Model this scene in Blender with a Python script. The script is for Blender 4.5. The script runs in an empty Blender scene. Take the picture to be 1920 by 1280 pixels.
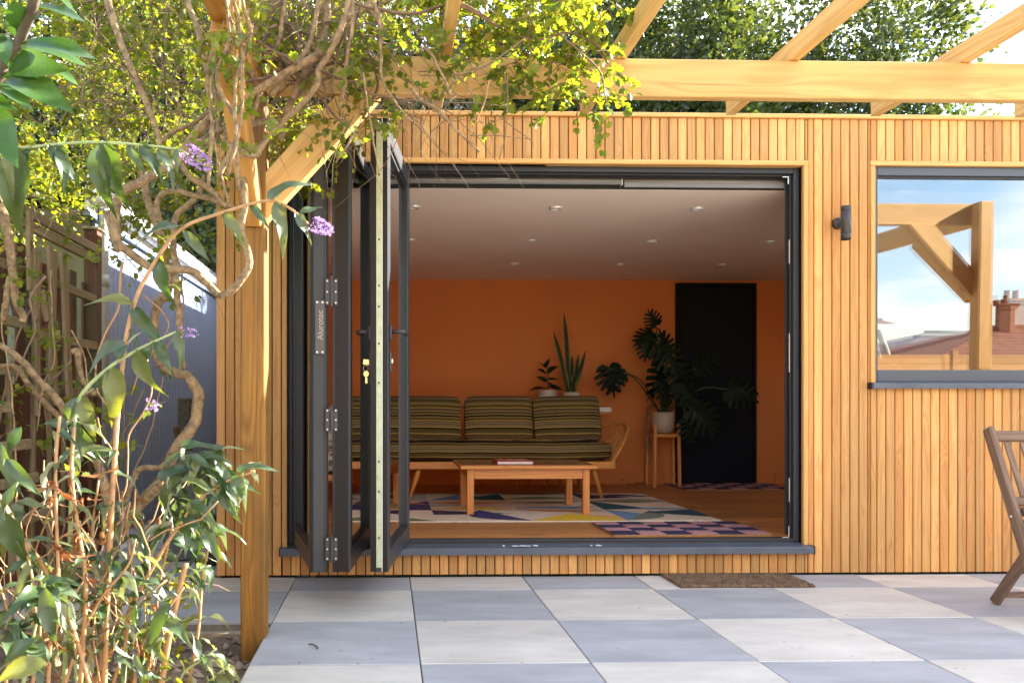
import bpy, math, random
import numpy as np
from mathutils import Vector, Matrix, Euler, Quaternion
R = math.radians
rng = random.Random(7)
npr = np.random.RandomState(11)
S = bpy.context.scene
C = S.collection

# ------------------------------------------------------------------ camera
YAW, CAM, FOC, PX, PY = R(1.54), Vector((0, -4.49, 0.8946)), 1586.0, 770.6, 765.0
cd = bpy.data.cameras.new('camera'); cam = bpy.data.objects.new('camera', cd); C.objects.link(cam)
cam.location = CAM; cam.rotation_euler = (R(90), 0, -YAW)
cd.sensor_width = 36; cd.sensor_fit = 'HORIZONTAL'; cd.lens = FOC / 1920 * 36
cd.shift_x = (960 - PX) / 1920; cd.shift_y = (PY - 640) / 1920
cd.clip_start = 0.05; cd.clip_end = 2000
cd.dof.use_dof = True; cd.dof.focus_distance = 4.3; cd.dof.aperture_fstop = 7.0
S.camera = cam

# ------------------------------------------------------------------ world, sun, exposure
SUN = Vector((0.90, 0.375, 0.49)).normalized()
W = bpy.data.worlds.new('World'); S.world = W; W.use_nodes = True
nt = W.node_tree; nt.nodes.clear()
def wn(t, **k):
    n = nt.nodes.new(t)
    for a, b in k.items(): setattr(n, a, b)
    return n
out = wn('ShaderNodeOutputWorld'); bg = wn('ShaderNodeBackground'); bg.inputs[1].default_value = 0.095
sky = wn('ShaderNodeTexSky', sky_type='NISHITA', sun_disc=False)
sky.sun_elevation = math.asin(SUN.z); sky.sun_rotation = math.atan2(SUN.x, SUN.y)
sky.dust_density = 0.25; sky.ozone_density = 1.4
tc = wn('ShaderNodeTexCoord'); sep = wn('ShaderNodeSeparateXYZ'); nt.links.new(tc.outputs['Generated'], sep.inputs[0])
add = wn('ShaderNodeMath', operation='ADD'); add.inputs[1].default_value = 0.16; nt.links.new(sep.outputs['Z'], add.inputs[0])
mx = wn('ShaderNodeMath', operation='MAXIMUM'); mx.inputs[1].default_value = 0.05; nt.links.new(add.outputs[0], mx.inputs[0])
dv = wn('ShaderNodeVectorMath', operation='DIVIDE'); nt.links.new(tc.outputs['Generated'], dv.inputs[0])
cb = wn('ShaderNodeCombineXYZ')
for i in range(3): nt.links.new(mx.outputs[0], cb.inputs[i])
nt.links.new(cb.outputs[0], dv.inputs[1])
no = wn('ShaderNodeTexNoise'); no.inputs['Scale'].default_value = 1.15; no.inputs['Detail'].default_value = 9; no.inputs['Roughness'].default_value = 0.52
nt.links.new(dv.outputs[0], no.inputs['Vector'])
rp = wn('ShaderNodeValToRGB'); rp.color_ramp.elements[0].position = 0.478; rp.color_ramp.elements[1].position = 0.615
nt.links.new(no.outputs['Fac'], rp.inputs[0])
mixc = wn('ShaderNodeMix', data_type='RGBA'); nt.links.new(rp.outputs[0], mixc.inputs[0]); nt.links.new(sky.outputs[0], mixc.inputs[6])
mixc.inputs[7].default_value = (6.6, 6.55, 6.6, 1)
nt.links.new(mixc.outputs[2], bg.inputs[0]); nt.links.new(bg.outputs[0], out.inputs[0])

sl = bpy.data.lights.new('sun', 'SUN'); sl.energy = 5.0; sl.angle = R(0.53); sl.color = (1.0, 0.94, 0.84)
so = bpy.data.objects.new('sun', sl); C.objects.link(so); so.location = (20, 14, 16)
so.rotation_euler = SUN.to_track_quat('Z', 'Y').to_euler()
vs = S.view_settings; vs.view_transform = 'Standard'; vs.look = 'None'; vs.gamma = 1; vs.use_curve_mapping = False
vs.exposure = 2.92
S.render.engine = 'CYCLES'
S.cycles.use_denoising = True
S.cycles.max_bounces = 10; S.cycles.diffuse_bounces = 6; S.cycles.transparent_max_bounces = 16; S.cycles.glossy_bounces = 5
S.cycles.sample_clamp_indirect = 8
S.cycles.caustics_reflective = False; S.cycles.caustics_refractive = False

# ------------------------------------------------------------------ pixel -> point at a known depth / plane
FW = Vector((math.sin(YAW), math.cos(YAW), 0)); RT = Vector((math.cos(YAW), -math.sin(YAW), 0))
def ray(px, py): return FW + RT * ((px - PX) / FOC) + Vector((0, 0, 1)) * ((PY - py) / FOC)
def at(px, py, Y):
    d = ray(px, py); return CAM + d * ((Y - CAM.y) / d.y)
def atx(px, py, X):
    d = ray(px, py); return CAM + d * ((X - CAM.x) / d.x)
def atz(px, py, Z):
    d = ray(px, py); return CAM + d * ((Z - CAM.z) / d.z)
def wx(px, Y=0): return at(px, 765, Y).x
def wz(py, px=900, Y=0): return at(px, py, Y).z

# ------------------------------------------------------------------ object helpers
def thing(name, label, cat, loc=(0, 0, 0), group=None):
    o = bpy.data.objects.new(name, None); C.objects.link(o); o.location = loc; o.empty_display_size = 0.1
    o['label'] = label; o['category'] = cat; o['kind'] = 'thing'
    if group: o['group'] = group
    return o
def tag(o, label=None, cat=None, group=None, kind=None):
    if label: o['label'] = label
    if cat: o['category'] = cat
    if group: o['group'] = group
    if kind: o['kind'] = kind
    return o
WORLD = {}
def world_of(o):
    m = o.matrix_basis.copy()
    if o.parent is not None:
        m = world_of(o.parent) @ o.matrix_parent_inverse @ m
    return m
def place(o, parent=None, M=None):
    """links o; M is its WORLD matrix"""
    C.objects.link(o)
    if parent is not None:
        o.parent = parent; o.matrix_parent_inverse = Matrix.Identity(4)
        o.matrix_basis = world_of(parent).inverted() @ (M or Matrix.Identity(4))
    elif M is not None: o.matrix_basis = M
    return o
def setsm(me, smooth):
    if smooth: me.polygons.foreach_set('use_smooth', [True] * len(me.polygons))
class MB:
    def __init__(s): s.V = []; s.F = []; s.M = []
    def add(s, vs, fs, m=0):
        b = len(s.V); s.V += [tuple(v) for v in vs]; s.F += [tuple(b + i for i in f) for f in fs]; s.M += [m] * len(fs); return s
    def box(s, x0, x1, y0, y1, z0, z1, m=0, ch=0):
        if ch:
            c = ch; prof = [(x0 + c, y0), (x1 - c, y0), (x1, y0 + c), (x1, y1 - c), (x1 - c, y1), (x0 + c, y1), (x0, y1 - c), (x0, y0 + c)]
            n = 8; vs = []
            for z, ins in ((z0, c), (z0 + c, 0), (z1 - c, 0), (z1, c)):
                if ins:
                    vs += [(min(max(x, x0 + ins), x1 - ins), min(max(y, y0 + ins), y1 - ins), z) for x, y in prof]
                else: vs += [(x, y, z) for x, y in prof]
            fs = [tuple(range(n - 1, -1, -1)), tuple(range(3 * n, 4 * n))]
            for k in range(3):
                for i in range(n): j = (i + 1) % n; fs.append((k * n + i, k * n + j, (k + 1) * n + j, (k + 1) * n + i))
            return s.add(vs, fs, m)
        vs = [(x, y, z) for z in (z0, z1) for y in (y0, y1) for x in (x0, x1)]
        return s.add(vs, [(0, 2, 3, 1), (4, 5, 7, 6), (0, 1, 5, 4), (2, 6, 7, 3), (0, 4, 6, 2), (1, 3, 7, 5)], m)
    def tube(s, pts, rad, seg=8, m=0, caps=True):
        pts = [Vector(p) for p in pts]; n = len(pts)
        if not hasattr(rad, '__len__'): rad = [rad] * n
        up = None; vs = []
        for i, p in enumerate(pts):
            t = (pts[min(i + 1, n - 1)] - pts[max(i - 1, 0)])
            if t.length < 1e-9: t = Vector((0, 0, 1))
            t.normalize()
            if up is None: up = t.orthogonal().normalized()
            else:
                up = up - t * up.dot(t)
                up = up.normalized() if up.length > 1e-6 else t.orthogonal().normalized()
            b = t.cross(up)
            for k in range(seg):
                a = 2 * math.pi * k / seg; vs.append(p + (up * math.cos(a) + b * math.sin(a)) * rad[i])
        fs = []
        for i in range(n - 1):
            for k in range(seg):
                l = (k + 1) % seg; fs.append((i * seg + k, i * seg + l, (i + 1) * seg + l, (i + 1) * seg + k))
        if caps: fs += [tuple(range(seg - 1, -1, -1)), tuple(range((n - 1) * seg, n * seg))]
        return s.add(vs, fs, m)
    def lathe(s, prof, c=(0, 0, 0), seg=24, m=0, close=True):
        vs = []
        for r, z in prof:
            for k in range(seg):
                a = 2 * math.pi * k / seg; vs.append((c[0] + r * math.cos(a), c[1] + r * math.sin(a), c[2] + z))
        fs = []
        for i in range(len(prof) - 1):
            for k in range(seg):
                l = (k + 1) % seg; fs.append((i * seg + k, i * seg + l, (i + 1) * seg + l, (i + 1) * seg + k))
        if close: fs += [tuple(range(seg - 1, -1, -1)), tuple(range((len(prof) - 1) * seg, len(prof) * seg))]
        return s.add(vs, fs, m)
    def mesh(s, name, mats, smooth=False, origin=None):
        me = bpy.data.meshes.new(name)
        V = s.V
        if origin is not None: V = [(v[0] - origin[0], v[1] - origin[1], v[2] - origin[2]) for v in V]
        me.from_pydata(V, [], s.F)
        for m in (mats if isinstance(mats, (list, tuple)) else [mats]): me.materials.append(m)
        if any(s.M): me.polygons.foreach_set('material_index', s.M)
        setsm(me, smooth)
        return me
    def build(s, name, mats, parent=None, smooth=False, M=None):
        """vertices in world coordinates (or M-local): the origin goes to the base centre"""
        if M is None:
            a = np.array(s.V); lo, hi = a.min(0), a.max(0); org = Vector(((lo[0] + hi[0]) / 2, (lo[1] + hi[1]) / 2, lo[2]))
            me = s.mesh(name, mats, smooth, org); M = Matrix.Translation(org)
        else: me = s.mesh(name, mats, smooth)
        return place(bpy.data.objects.new(name, me), parent, M)
def boxo(name, mat_, x0, x1, y0, y1, z0, z1, parent=None, ch=0.0):
    return MB().box(min(x0, x1), max(x0, x1), min(y0, y1), max(y0, y1), min(z0, z1), max(z0, z1), 0, ch).build(name, mat_, parent)
_bars = {}
def bar(name, p0, p1, w, d, mat_, parent=None, xh=(1, 0, 0), ch=0.003, cut0=0, cut1=0):
    """a timber whose local Z runs along the grain from p0 to p1; w along the hint axis, d across"""
    p0, p1 = Vector(p0), Vector(p1); z = (p1 - p0); L = z.length; z.normalize()
    x = Vector(xh) - z * Vector(xh).dot(z); x.normalize(); y = z.cross(x)
    key = (round(L, 4), w, d, ch, mat_.name, cut0, cut1)
    me = _bars.get(key)
    if me is None:
        b = MB().box(-w / 2, w / 2, -d / 2, d / 2, 0, L, 0, ch)
        if cut0 or cut1:
            b.V = [(vx, vy, vz + (cut0 * vx if vz < L / 2 else cut1 * vx)) for vx, vy, vz in b.V]
        me = b.mesh(name, mat_); _bars[key] = me
    M = Matrix.Translation(p0) @ Matrix((x, y, z)).transposed().to_4x4()
    return place(bpy.data.objects.new(name, me), parent, M)
def copy_tree(o, M, label=None, parent=None):
    """copy of a thing with its parts; M is the world matrix of the copy"""
    c = o.copy(); C.objects.link(c); c.parent = parent; 
    if parent is None: c.matrix_basis = M
    if label: c['label'] = label
    for ch in list(o.children): copy_tree(ch, None, None, c)
    return c
def smooth_path(pts, n=6):
    """Catmull-Rom through pts"""
    P = [Vector(p) for p in pts]; P = [P[0] * 2 - P[1]] + P + [P[-1] * 2 - P[-2]]
    o = []
    for i in range(1, len(P) - 2):
        a, b, c, d = P[i - 1], P[i], P[i + 1], P[i + 2]
        for k in range(n):
            t = k / n
            o.append(0.5 * ((2 * b) + (c - a) * t + (2 * a - 5 * b + 4 * c - d) * t * t + (3 * b - a - 3 * c + d) * t ** 3))
    o.append(P[-2]); return o
def inst(name, T, pos, rot, sc, mats, parent=None, smooth=False, midx=None):
    """one mesh of many copies of template T=(verts, faces); pos (N,3), rot (N,3,3), sc (N,)"""
    V, F = np.array(T[0], float), T[1]; N, k = len(pos), len(V)
    A = np.einsum('nij,kj->nki', rot, V) * np.asarray(sc)[:, None, None] + np.asarray(pos)[:, None, :]
    A = A.reshape(-1, 3); org = A.mean(0); A = A - org
    lens = np.array([len(f) for f in F]); flat = np.concatenate([np.array(f) for f in F])
    me = bpy.data.meshes.new(name)
    me.vertices.add(N * k); me.vertices.foreach_set('co', A.astype(np.float32).ravel())
    li = (flat[None, :] + (np.arange(N) * k)[:, None]).ravel()
    me.loops.add(len(li)); me.loops.foreach_set('vertex_index', li.astype(np.int32))
    tot = np.tile(lens, N); st = np.concatenate([[0], np.cumsum(tot)[:-1]])
    me.polygons.add(len(tot)); me.polygons.foreach_set('loop_start', st.astype(np.int32))
    try: me.polygons.foreach_set('loop_total', tot.astype(np.int32))
    except Exception: pass
    for m in (mats if isinstance(mats, (list, tuple)) else [mats]): me.materials.append(m)
    if midx is not None: me.polygons.foreach_set('material_index', np.repeat(midx, len(F)).astype(np.int32))
    me.update(calc_edges=True); me.validate()
    setsm(me, smooth)
    return place(bpy.data.objects.new(name, me), parent, Matrix.Translation(Vector(org)))
def rand_rot(N, r=npr):
    q = r.normal(size=(N, 4)); q /= np.linalg.norm(q, axis=1)[:, None]
    w, x, y, z = q.T
    return np.stack([np.stack([1 - 2 * (y * y + z * z), 2 * (x * y - z * w), 2 * (x * z + y * w)], -1),
                     np.stack([2 * (x * y + z * w), 1 - 2 * (x * x + z * z), 2 * (y * z - x * w)], -1),
                     np.stack([2 * (x * z - y * w), 2 * (y * z + x * w), 1 - 2 * (x * x + y * y)], -1)], 1)
def leaf_rot(d, spread=0.9, r=npr):
    """frames whose +Y follows directions d (N,3), random roll about it with the face mostly up"""
    d = d / np.linalg.norm(d, axis=1)[:, None]
    up = np.tile([0, 0, 1.0], (len(d), 1)) + r.normal(size=d.shape) * spread
    x = np.cross(d, up); x /= np.linalg.norm(x, axis=1)[:, None] + 1e-9
    z = np.cross(x, d)
    return np.stack([x, d, z], -1)

# ------------------------------------------------------------------ materials
def nodes(name):
    m = bpy.data.materials.new(name); m.use_nodes = True; t = m.node_tree; t.nodes.clear()
    o = t.nodes.new('ShaderNodeOutputMaterial')
    def N(ty, ins=None, **k):
        n = t.nodes.new(ty)
        for a, b in k.items(): setattr(n, a, b)
        for a, b in (ins or {}).items():
            if hasattr(b, 'is_linked') or isinstance(b, bpy.types.NodeSocket): t.links.new(b, n.inputs[a])
            else: n.inputs[a].default_value = b
        return n
    return m, t, N, o
def ramp(N, fac, stops, interp='LINEAR'):
    n = N('ShaderNodeValToRGB', {0: fac}); cr = n.color_ramp; cr.interpolation = interp
    while len(cr.elements) > 1: cr.elements.remove(cr.elements[-1])
    for i, (p, c) in enumerate(stops):
        e = cr.elements[0] if i == 0 else cr.elements.new(p)
        e.position = p; e.color = (*c, 1) if len(c) == 3 else c
    return n.outputs[0]
def v4(c): return (*c, 1)
def plain(name, col, rough=0.5, metal=0.0, var=0.12, scale=6.0, bump=0.0, bscale=60.0, spec=0.5, objvar=0.0, coat=0.0, streak=None, stain=None):
    m, t, N, o = nodes(name)
    co = N('ShaderNodeTexCoord').outputs['Object']
    if streak: co2 = N('ShaderNodeMapping', {'Vector': co, 'Scale': streak}).outputs[0]
    else: co2 = co
    n1 = N('ShaderNodeTexNoise', {'Vector': co2, 'Scale': scale, 'Detail': 6.0, 'Roughness': 0.6}).outputs['Fac']
    a = tuple(c * (1 - var) for c in col); b = tuple(min(1, c * (1 + var)) for c in col)
    c = ramp(N, n1, [(0.3, a), (0.7, b)])
    if objvar:
        oi = N('ShaderNodeObjectInfo').outputs['Random']
        mr = N('ShaderNodeMapRange', {0: oi, 3: 1 - objvar, 4: 1 + objvar}).outputs[0]
        c = N('ShaderNodeVectorMath', {0: c, 3: mr}, operation='SCALE').outputs[0]
    if stain:
        oi3 = N('ShaderNodeMath', {0: N('ShaderNodeObjectInfo').outputs['Random'], 1: 53.0}, operation='MULTIPLY').outputs[0]
        so_ = N('ShaderNodeVectorMath', {0: co, 1: N('ShaderNodeCombineXYZ', {0: oi3, 1: oi3, 2: oi3}).outputs[0]}, operation='ADD').outputs[0]
        big = N('ShaderNodeTexNoise', {'Vector': N('ShaderNodeMapping', {'Vector': so_, 'Scale': (0.8, 2.2, 1)}).outputs[0], 'Scale': 3.5, 'Detail': 7.0, 'Roughness': 0.62}).outputs['Fac']
        c = N('ShaderNodeVectorMath', {0: c, 3: N('ShaderNodeMapRange', {0: big, 1: 0.3, 2: 0.7, 3: 0.86, 4: 1.12}).outputs[0]}, operation='SCALE').outputs[0]
        sp_ = N('ShaderNodeTexNoise', {'Vector': so_, 'Scale': 9.0, 'Detail': 5.0, 'Roughness': 0.7}).outputs['Fac']
        c = N('ShaderNodeMix', {0: N('ShaderNodeMapRange', {0: sp_, 1: 0.62, 2: 0.80, 3: 0.0, 4: 0.55}).outputs[0], 6: c, 7: v4(stain)}, data_type='RGBA').outputs[2]
    p = N('ShaderNodeBsdfPrincipled', {'Base Color': c, 'Metallic': metal, 'Specular IOR Level': spec, 'Coat Weight': coat})
    rr = N('ShaderNodeMapRange', {0: n1, 3: max(0.02, rough - 0.08), 4: min(1, rough + 0.08)}).outputs[0]
    t.links.new(rr, p.inputs['Roughness'])
    if bump:
        n2 = N('ShaderNodeTexNoise', {'Vector': co, 'Scale': bscale, 'Detail': 4.0}).outputs['Fac']
        bn = N('ShaderNodeBump', {'Strength': bump, 'Distance': 0.01, 'Height': n2}).outputs[0]
        t.links.new(bn, p.inputs['Normal'])
    t.links.new(p.outputs[0], o.inputs[0]); return m
def wood(name, lo, mid, hi, rough=0.6, fine=55.0, ringscale=9.0, knots=0.0, objvar=0.22, along=0.035, bump=0.12, axis=2, weather=None, huevar=None, crack=0.0, ringmix=0.45):
    """timber: the grain runs along local axis `axis`"""
    m, t, N, o = nodes(name)
    co = N('ShaderNodeTexCoord').outputs['Object']
    oi = N('ShaderNodeObjectInfo').outputs['Random']
    off = N('ShaderNodeMath', {0: oi, 1: 37.0}, operation='MULTIPLY').outputs[0]
    cv = N('ShaderNodeCombineXYZ', {0: off, 1: off, 2: off}).outputs[0]
    co = N('ShaderNodeVectorMath', {0: co, 1: cv}, operation='ADD').outputs[0]
    sc = [1.0, 1.0, 1.0]; sc[axis] = along
    st = N('ShaderNodeMapping', {'Vector': co, 'Scale': tuple(sc)}).outputs[0]
    sc2 = [1.0, 1.0, 1.0]; sc2[axis] = 0.16
    warp = N('ShaderNodeTexNoise', {'Vector': N('ShaderNodeMapping', {'Vector': co, 'Scale': tuple(sc2)}).outputs[0], 'Scale': 7.0, 'Detail': 2.0}).outputs['Fac']
    wv = N('ShaderNodeMath', {0: warp, 1: 0.16}, operation='MULTIPLY').outputs[0]
    st2 = N('ShaderNodeVectorMath', {0: st, 1: N('ShaderNodeCombineXYZ', {0: wv, 1: wv, 2: wv}).outputs[0]}, operation='ADD').outputs[0]
    fine_ = N('ShaderNodeTexNoise', {'Vector': st, 'Scale': fine, 'Detail': 5.0, 'Roughness': 0.65}).outputs['Fac']
    ring = N('ShaderNodeTexNoise', {'Vector': st2, 'Scale': ringscale, 'Detail': 1.0}).outputs['Fac']
    fr = N('ShaderNodeMath', {0: N('ShaderNodeMath', {0: ring, 1: 13.0}, operation='MULTIPLY').outputs[0]}, operation='FRACT').outputs[0]
    rl = ramp(N, fr, [(0.0, (0.25,) * 3), (0.55, (0.75,) * 3), (0.9, (0.35,) * 3), (1.0, (0.25,) * 3)])
    f = N('ShaderNodeMix', {0: ringmix, 2: fine_, 3: rl}).outputs[0]
    c = ramp(N, f, [(0.25, lo), (0.5, mid), (0.72, hi)])
    mr = N('ShaderNodeMapRange', {0: oi, 3: 1 - objvar, 4: 1 + objvar * 0.7}).outputs[0]
    c = N('ShaderNodeVectorMath', {0: c, 3: mr}, operation='SCALE').outputs[0]
    if huevar:
        oi2 = N('ShaderNodeMath', {0: N('ShaderNodeMath', {0: oi, 1: 7.31}, operation='MULTIPLY').outputs[0]}, operation='FRACT').outputs[0]
        f2 = N('ShaderNodeMapRange', {0: oi2, 1: 0.45, 2: 1.0, 3: 0.0, 4: 0.75}).outputs[0]
        c = N('ShaderNodeMix', {0: f2, 6: c, 7: N('ShaderNodeMix', {0: 1.0, 6: c, 7: v4(huevar)}, data_type='RGBA', blend_type='MULTIPLY').outputs[2]}, data_type='RGBA').outputs[2]
    if weather:
        bn_ = N('ShaderNodeTexNoise', {'Vector': N('ShaderNodeMapping', {'Vector': co, 'Scale': tuple(0.5 if i == axis else 2.5 for i in range(3))}).outputs[0], 'Scale': 3.0, 'Detail': 6.0}).outputs['Fac']
        wf = N('ShaderNodeMapRange', {0: bn_, 1: 0.42, 2: 0.68}).outputs[0]
        c = N('ShaderNodeMix', {0: wf, 6: c, 7: v4(weather)}, data_type='RGBA').outputs[2]
    if crack:
        ck = N('ShaderNodeTexNoise', {'Vector': N('ShaderNodeMapping', {'Vector': co, 'Scale': tuple(0.012 if i == axis else 1.0 for i in range(3))}).outputs[0], 'Scale': 95.0, 'Detail': 2.0}).outputs['Fac']
        cm = N('ShaderNodeTexNoise', {'Vector': N('ShaderNodeMapping', {'Vector': co, 'Scale': tuple(0.3 if i == axis else 1.0 for i in range(3))}).outputs[0], 'Scale': 9.0}).outputs['Fac']
        cf = N('ShaderNodeMath', {0: N('ShaderNodeMapRange', {0: ck, 1: 0.66, 2: 0.73}).outputs[0], 1: N('ShaderNodeMapRange', {0: cm, 1: 0.5, 2: 0.62, 3: 0.0, 4: 0.62 * crack}).outputs[0]}, operation='MULTIPLY').outputs[0]
        c = N('ShaderNodeMix', {0: cf, 6: c, 7: (lo[0] * .35, lo[1] * .3, lo[2] * .3, 1)}, data_type='RGBA').outputs[2]
    if knots:
        kv = N('ShaderNodeMapping', {'Vector': co, 'Scale': tuple(0.55 if i == axis else 1.0 for i in range(3))}).outputs[0]
        vo = N('ShaderNodeTexVoronoi', {'Vector': kv, 'Scale': knots}).outputs['Distance']
        kn = N('ShaderNodeMath', {0: vo, 1: N('ShaderNodeMath', {0: warp, 1: 0.06}, operation='MULTIPLY').outputs[0]}, operation='ADD').outputs[0]
        kf = N('ShaderNodeMapRange', {0: kn, 1: 0.085, 2: 0.125, 3: 0.9, 4: 0.0}).outputs[0]
        c = N('ShaderNodeMix', {0: kf, 6: c, 7: (lo[0] * .38, lo[1] * .3, lo[2] * .3, 1)}, data_type='RGBA').outputs[2]
    p = N('ShaderNodeBsdfPrincipled', {'Base Color': c, 'Specular IOR Level': 0.35})
    t.links.new(N('ShaderNodeMapRange', {0: fine_, 3: rough - 0.1, 4: rough + 0.12}).outputs[0], p.inputs['Roughness'])
    t.links.new(N('ShaderNodeBump', {'Strength': bump, 'Distance': 0.006, 'Height': f}).outputs[0], p.inputs['Normal'])
    t.links.new(p.outputs[0], o.inputs[0]); return m
def leafmat(name, cols, trans=0.45, rough=0.45, island=True, tcol=None, spec=0.4, back=None):
    """two sided leaf with light passing through; colour differs from leaf to leaf"""
    m, t, N, o = nodes(name)
    rnd = N('ShaderNodeNewGeometry').outputs['Random Per Island'] if island else N('ShaderNodeObjectInfo').outputs['Random']
    c = ramp(N, rnd, [(i / max(1, len(cols) - 1), q) for i, q in enumerate(cols)])
    co = N('ShaderNodeTexCoord').outputs['Object']
    nz = N('ShaderNodeTexNoise', {'Vector': co, 'Scale': 30.0, 'Detail': 3.0}).outputs['Fac']
    c = N('ShaderNodeVectorMath', {0: c, 3: N('ShaderNodeMapRange', {0: nz, 3: 0.7, 4: 1.3}).outputs[0]}, operation='SCALE').outputs[0]
    base = c
    if back:
        bf = N('ShaderNodeNewGeometry').outputs['Backfacing']
        base = N('ShaderNodeMix', {0: bf, 6: c, 7: v4(back)}, data_type='RGBA').outputs[2]
    p = N('ShaderNodeBsdfPrincipled', {'Base Color': base, 'Roughness': rough, 'Specular IOR Level': spec})
    tcv = N('ShaderNodeMix', {0: 1.0, 6: c, 7: v4(tcol or (1.9, 1.9, 0.6))}, data_type='RGBA', blend_type='MULTIPLY').outputs[2]
    tr = N('ShaderNodeBsdfTranslucent', {'Color': tcv})
    mx_ = N('ShaderNodeMixShader', {0: trans, 1: p.outputs[0], 2: tr.outputs[0]})
    t.links.new(mx_.outputs[0], o.inputs[0]); return m
def glass(name, tint=(0.85, 0.88, 0.87), refl=2.0, rough=0.0, minr=0.03, ghost=False):
    m, t, N, o = nodes(name)
    fr = N('ShaderNodeFresnel', {'IOR': 1.5}).outputs[0]
    f = N('ShaderNodeMath', {0: fr, 1: refl, 2: minr}, operation='MULTIPLY_ADD', use_clamp=True).outputs[0]
    tr = N('ShaderNodeBsdfTransparent', {'Color': v4(tint)})
    gl = N('ShaderNodeBsdfGlossy', {'Color': (1, 1, 1, 1), 'Roughness': rough})
    if ghost:
        g2 = N('ShaderNodeBsdfGlossy', {'Color': (1, 1, 1, 1), 'Roughness': rough, 'Normal': N('ShaderNodeVectorMath', {0: N('ShaderNodeNewGeometry').outputs['Normal'], 1: ghost}, operation='ADD').outputs[0]})
        gl = N('ShaderNodeMixShader', {0: 0.27, 1: gl.outputs[0], 2: g2.outputs[0]})
    t.links.new(N('ShaderNodeMixShader', {0: f, 1: tr.outputs[0], 2: gl.outputs[0]}).outputs[0], o.inputs[0]); return m

CEDAR = wood('cedar_cladding', (0.45, 0.20, 0.056), (0.61, 0.312, 0.100), (0.70, 0.40, 0.142), objvar=0.27, huevar=(0.78, 0.60, 0.47), crack=0.6, ringscale=12.0, ringmix=0.36, along=0.03)
CEDAR_TRIM = wood('cedar_trim', (0.54, 0.25, 0.070), (0.64, 0.34, 0.11), (0.70, 0.41, 0.15), objvar=0.08)
PINE = wood('pergola_timber', (0.48, 0.25, 0.072), (0.60, 0.36, 0.12), (0.66, 0.43, 0.165), objvar=0.08, crack=0.8, knots=5.6, ringscale=6.0, along=0.025, fine=40)
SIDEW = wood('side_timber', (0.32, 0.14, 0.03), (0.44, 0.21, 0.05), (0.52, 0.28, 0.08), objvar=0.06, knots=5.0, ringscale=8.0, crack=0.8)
POSTW = wood('post_timber', (0.11, 0.046, 0.007), (0.25, 0.11, 0.016), (0.36, 0.168, 0.028), objvar=0.06, knots=2.2, ringscale=9.0, weather=(0.155, 0.078, 0.016), crack=1.0)
OLDW = wood('weathered_wood', (0.16, 0.11, 0.06), (0.32, 0.235, 0.14), (0.42, 0.32, 0.20), objvar=0.3, weather=(0.22, 0.18, 0.085), rough=0.85, bump=0.3)
REDW = wood('red_fence_wood', (0.09, 0.03, 0.018), (0.17, 0.062, 0.036), (0.23, 0.095, 0.06), objvar=0.3, weather=(0.10, 0.08, 0.04), rough=0.85)
CHAIRW = wood('chair_wood', (0.10, 0.054, 0.033), (0.175, 0.105, 0.066), (0.25, 0.16, 0.108), objvar=0.12, rough=0.6)
BEECH = wood('beech_wood', (0.46, 0.165, 0.035), (0.62, 0.25, 0.06), (0.70, 0.32, 0.085), objvar=0.06, rough=0.4)
TEAKX = wood('table_wood_long', (0.44, 0.15, 0.035), (0.60, 0.235, 0.06), (0.68, 0.30, 0.085), objvar=0.05, rough=0.35, axis=0)
BEECHX = wood('beech_wood_long', (0.46, 0.165, 0.035), (0.62, 0.25, 0.06), (0.70, 0.32, 0.085), objvar=0.06, rough=0.4, axis=0)
TEAK = wood('table_wood', (0.44, 0.15, 0.035), (0.60, 0.235, 0.06), (0.68, 0.30, 0.085), objvar=0.05, rough=0.35)
FLOORW = wood('oak_floor', (0.36, 0.15, 0.045), (0.50, 0.225, 0.075), (0.58, 0.285, 0.105), objvar=0.2, rough=0.42, axis=0, knots=1.3)
FENCEW = wood('larch_fence', (0.35, 0.16, 0.05), (0.48, 0.24, 0.08), (0.55, 0.3, 0.11), objvar=0.15, axis=0)
ALU = plain('grey_aluminium', (0.033, 0.037, 0.043), 0.36, 0.0, 0.06, 3, spec=0.34)
ALU_L = plain('window_aluminium', (0.062, 0.072, 0.09), 0.4, 0.0, 0.05, 3, spec=0.5)
ALU_IN = plain('black_gasket', (0.012, 0.012, 0.014), 0.45, 0.0, 0.05)
SILL = plain('sill_aluminium', (0.08, 0.095, 0.12), 0.38, 0.0, 0.18, 9, spec=0.5)
STEEL = plain('steel', (0.55, 0.54, 0.5), 0.35, 1.0, 0.1)
BRASS = plain('brass', (0.6, 0.5, 0.22), 0.35, 1.0, 0.1)
LOCK = plain('filmed_lock_strip', (0.42, 0.47, 0.30), 0.3, 0.0, 0.18, 25)
WHITEP = plain('white_plastic', (0.78, 0.77, 0.72), 0.4, 0, 0.03)
MEMB = plain('breather_membrane', (0.01, 0.009, 0.008), 0.8)
TERRA = plain('terracotta_paint', (0.64, 0.20, 0.045), 0.75, 0, 0.05, 2.0, bump=0.05, bscale=150)
TERRA2 = plain('terracotta_side_paint', (0.64, 0.20, 0.045), 0.75, 0, 0.05, 2.0)
CEIL = plain('warmed_white_ceiling', (0.90, 0.77, 0.64), 0.85, 0, 0.03, 2.0)  # white ceiling; warm bounce from walls and floor is put into the colour
NAVY = plain('navy_door_paint', (0.0045, 0.0048, 0.009), 0.7, 0, 0.1, spec=0.2)
BLIND = plain('roller_blind_fabric', (0.21, 0.195, 0.18), 0.7, 0, 0.06, 40)
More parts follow.
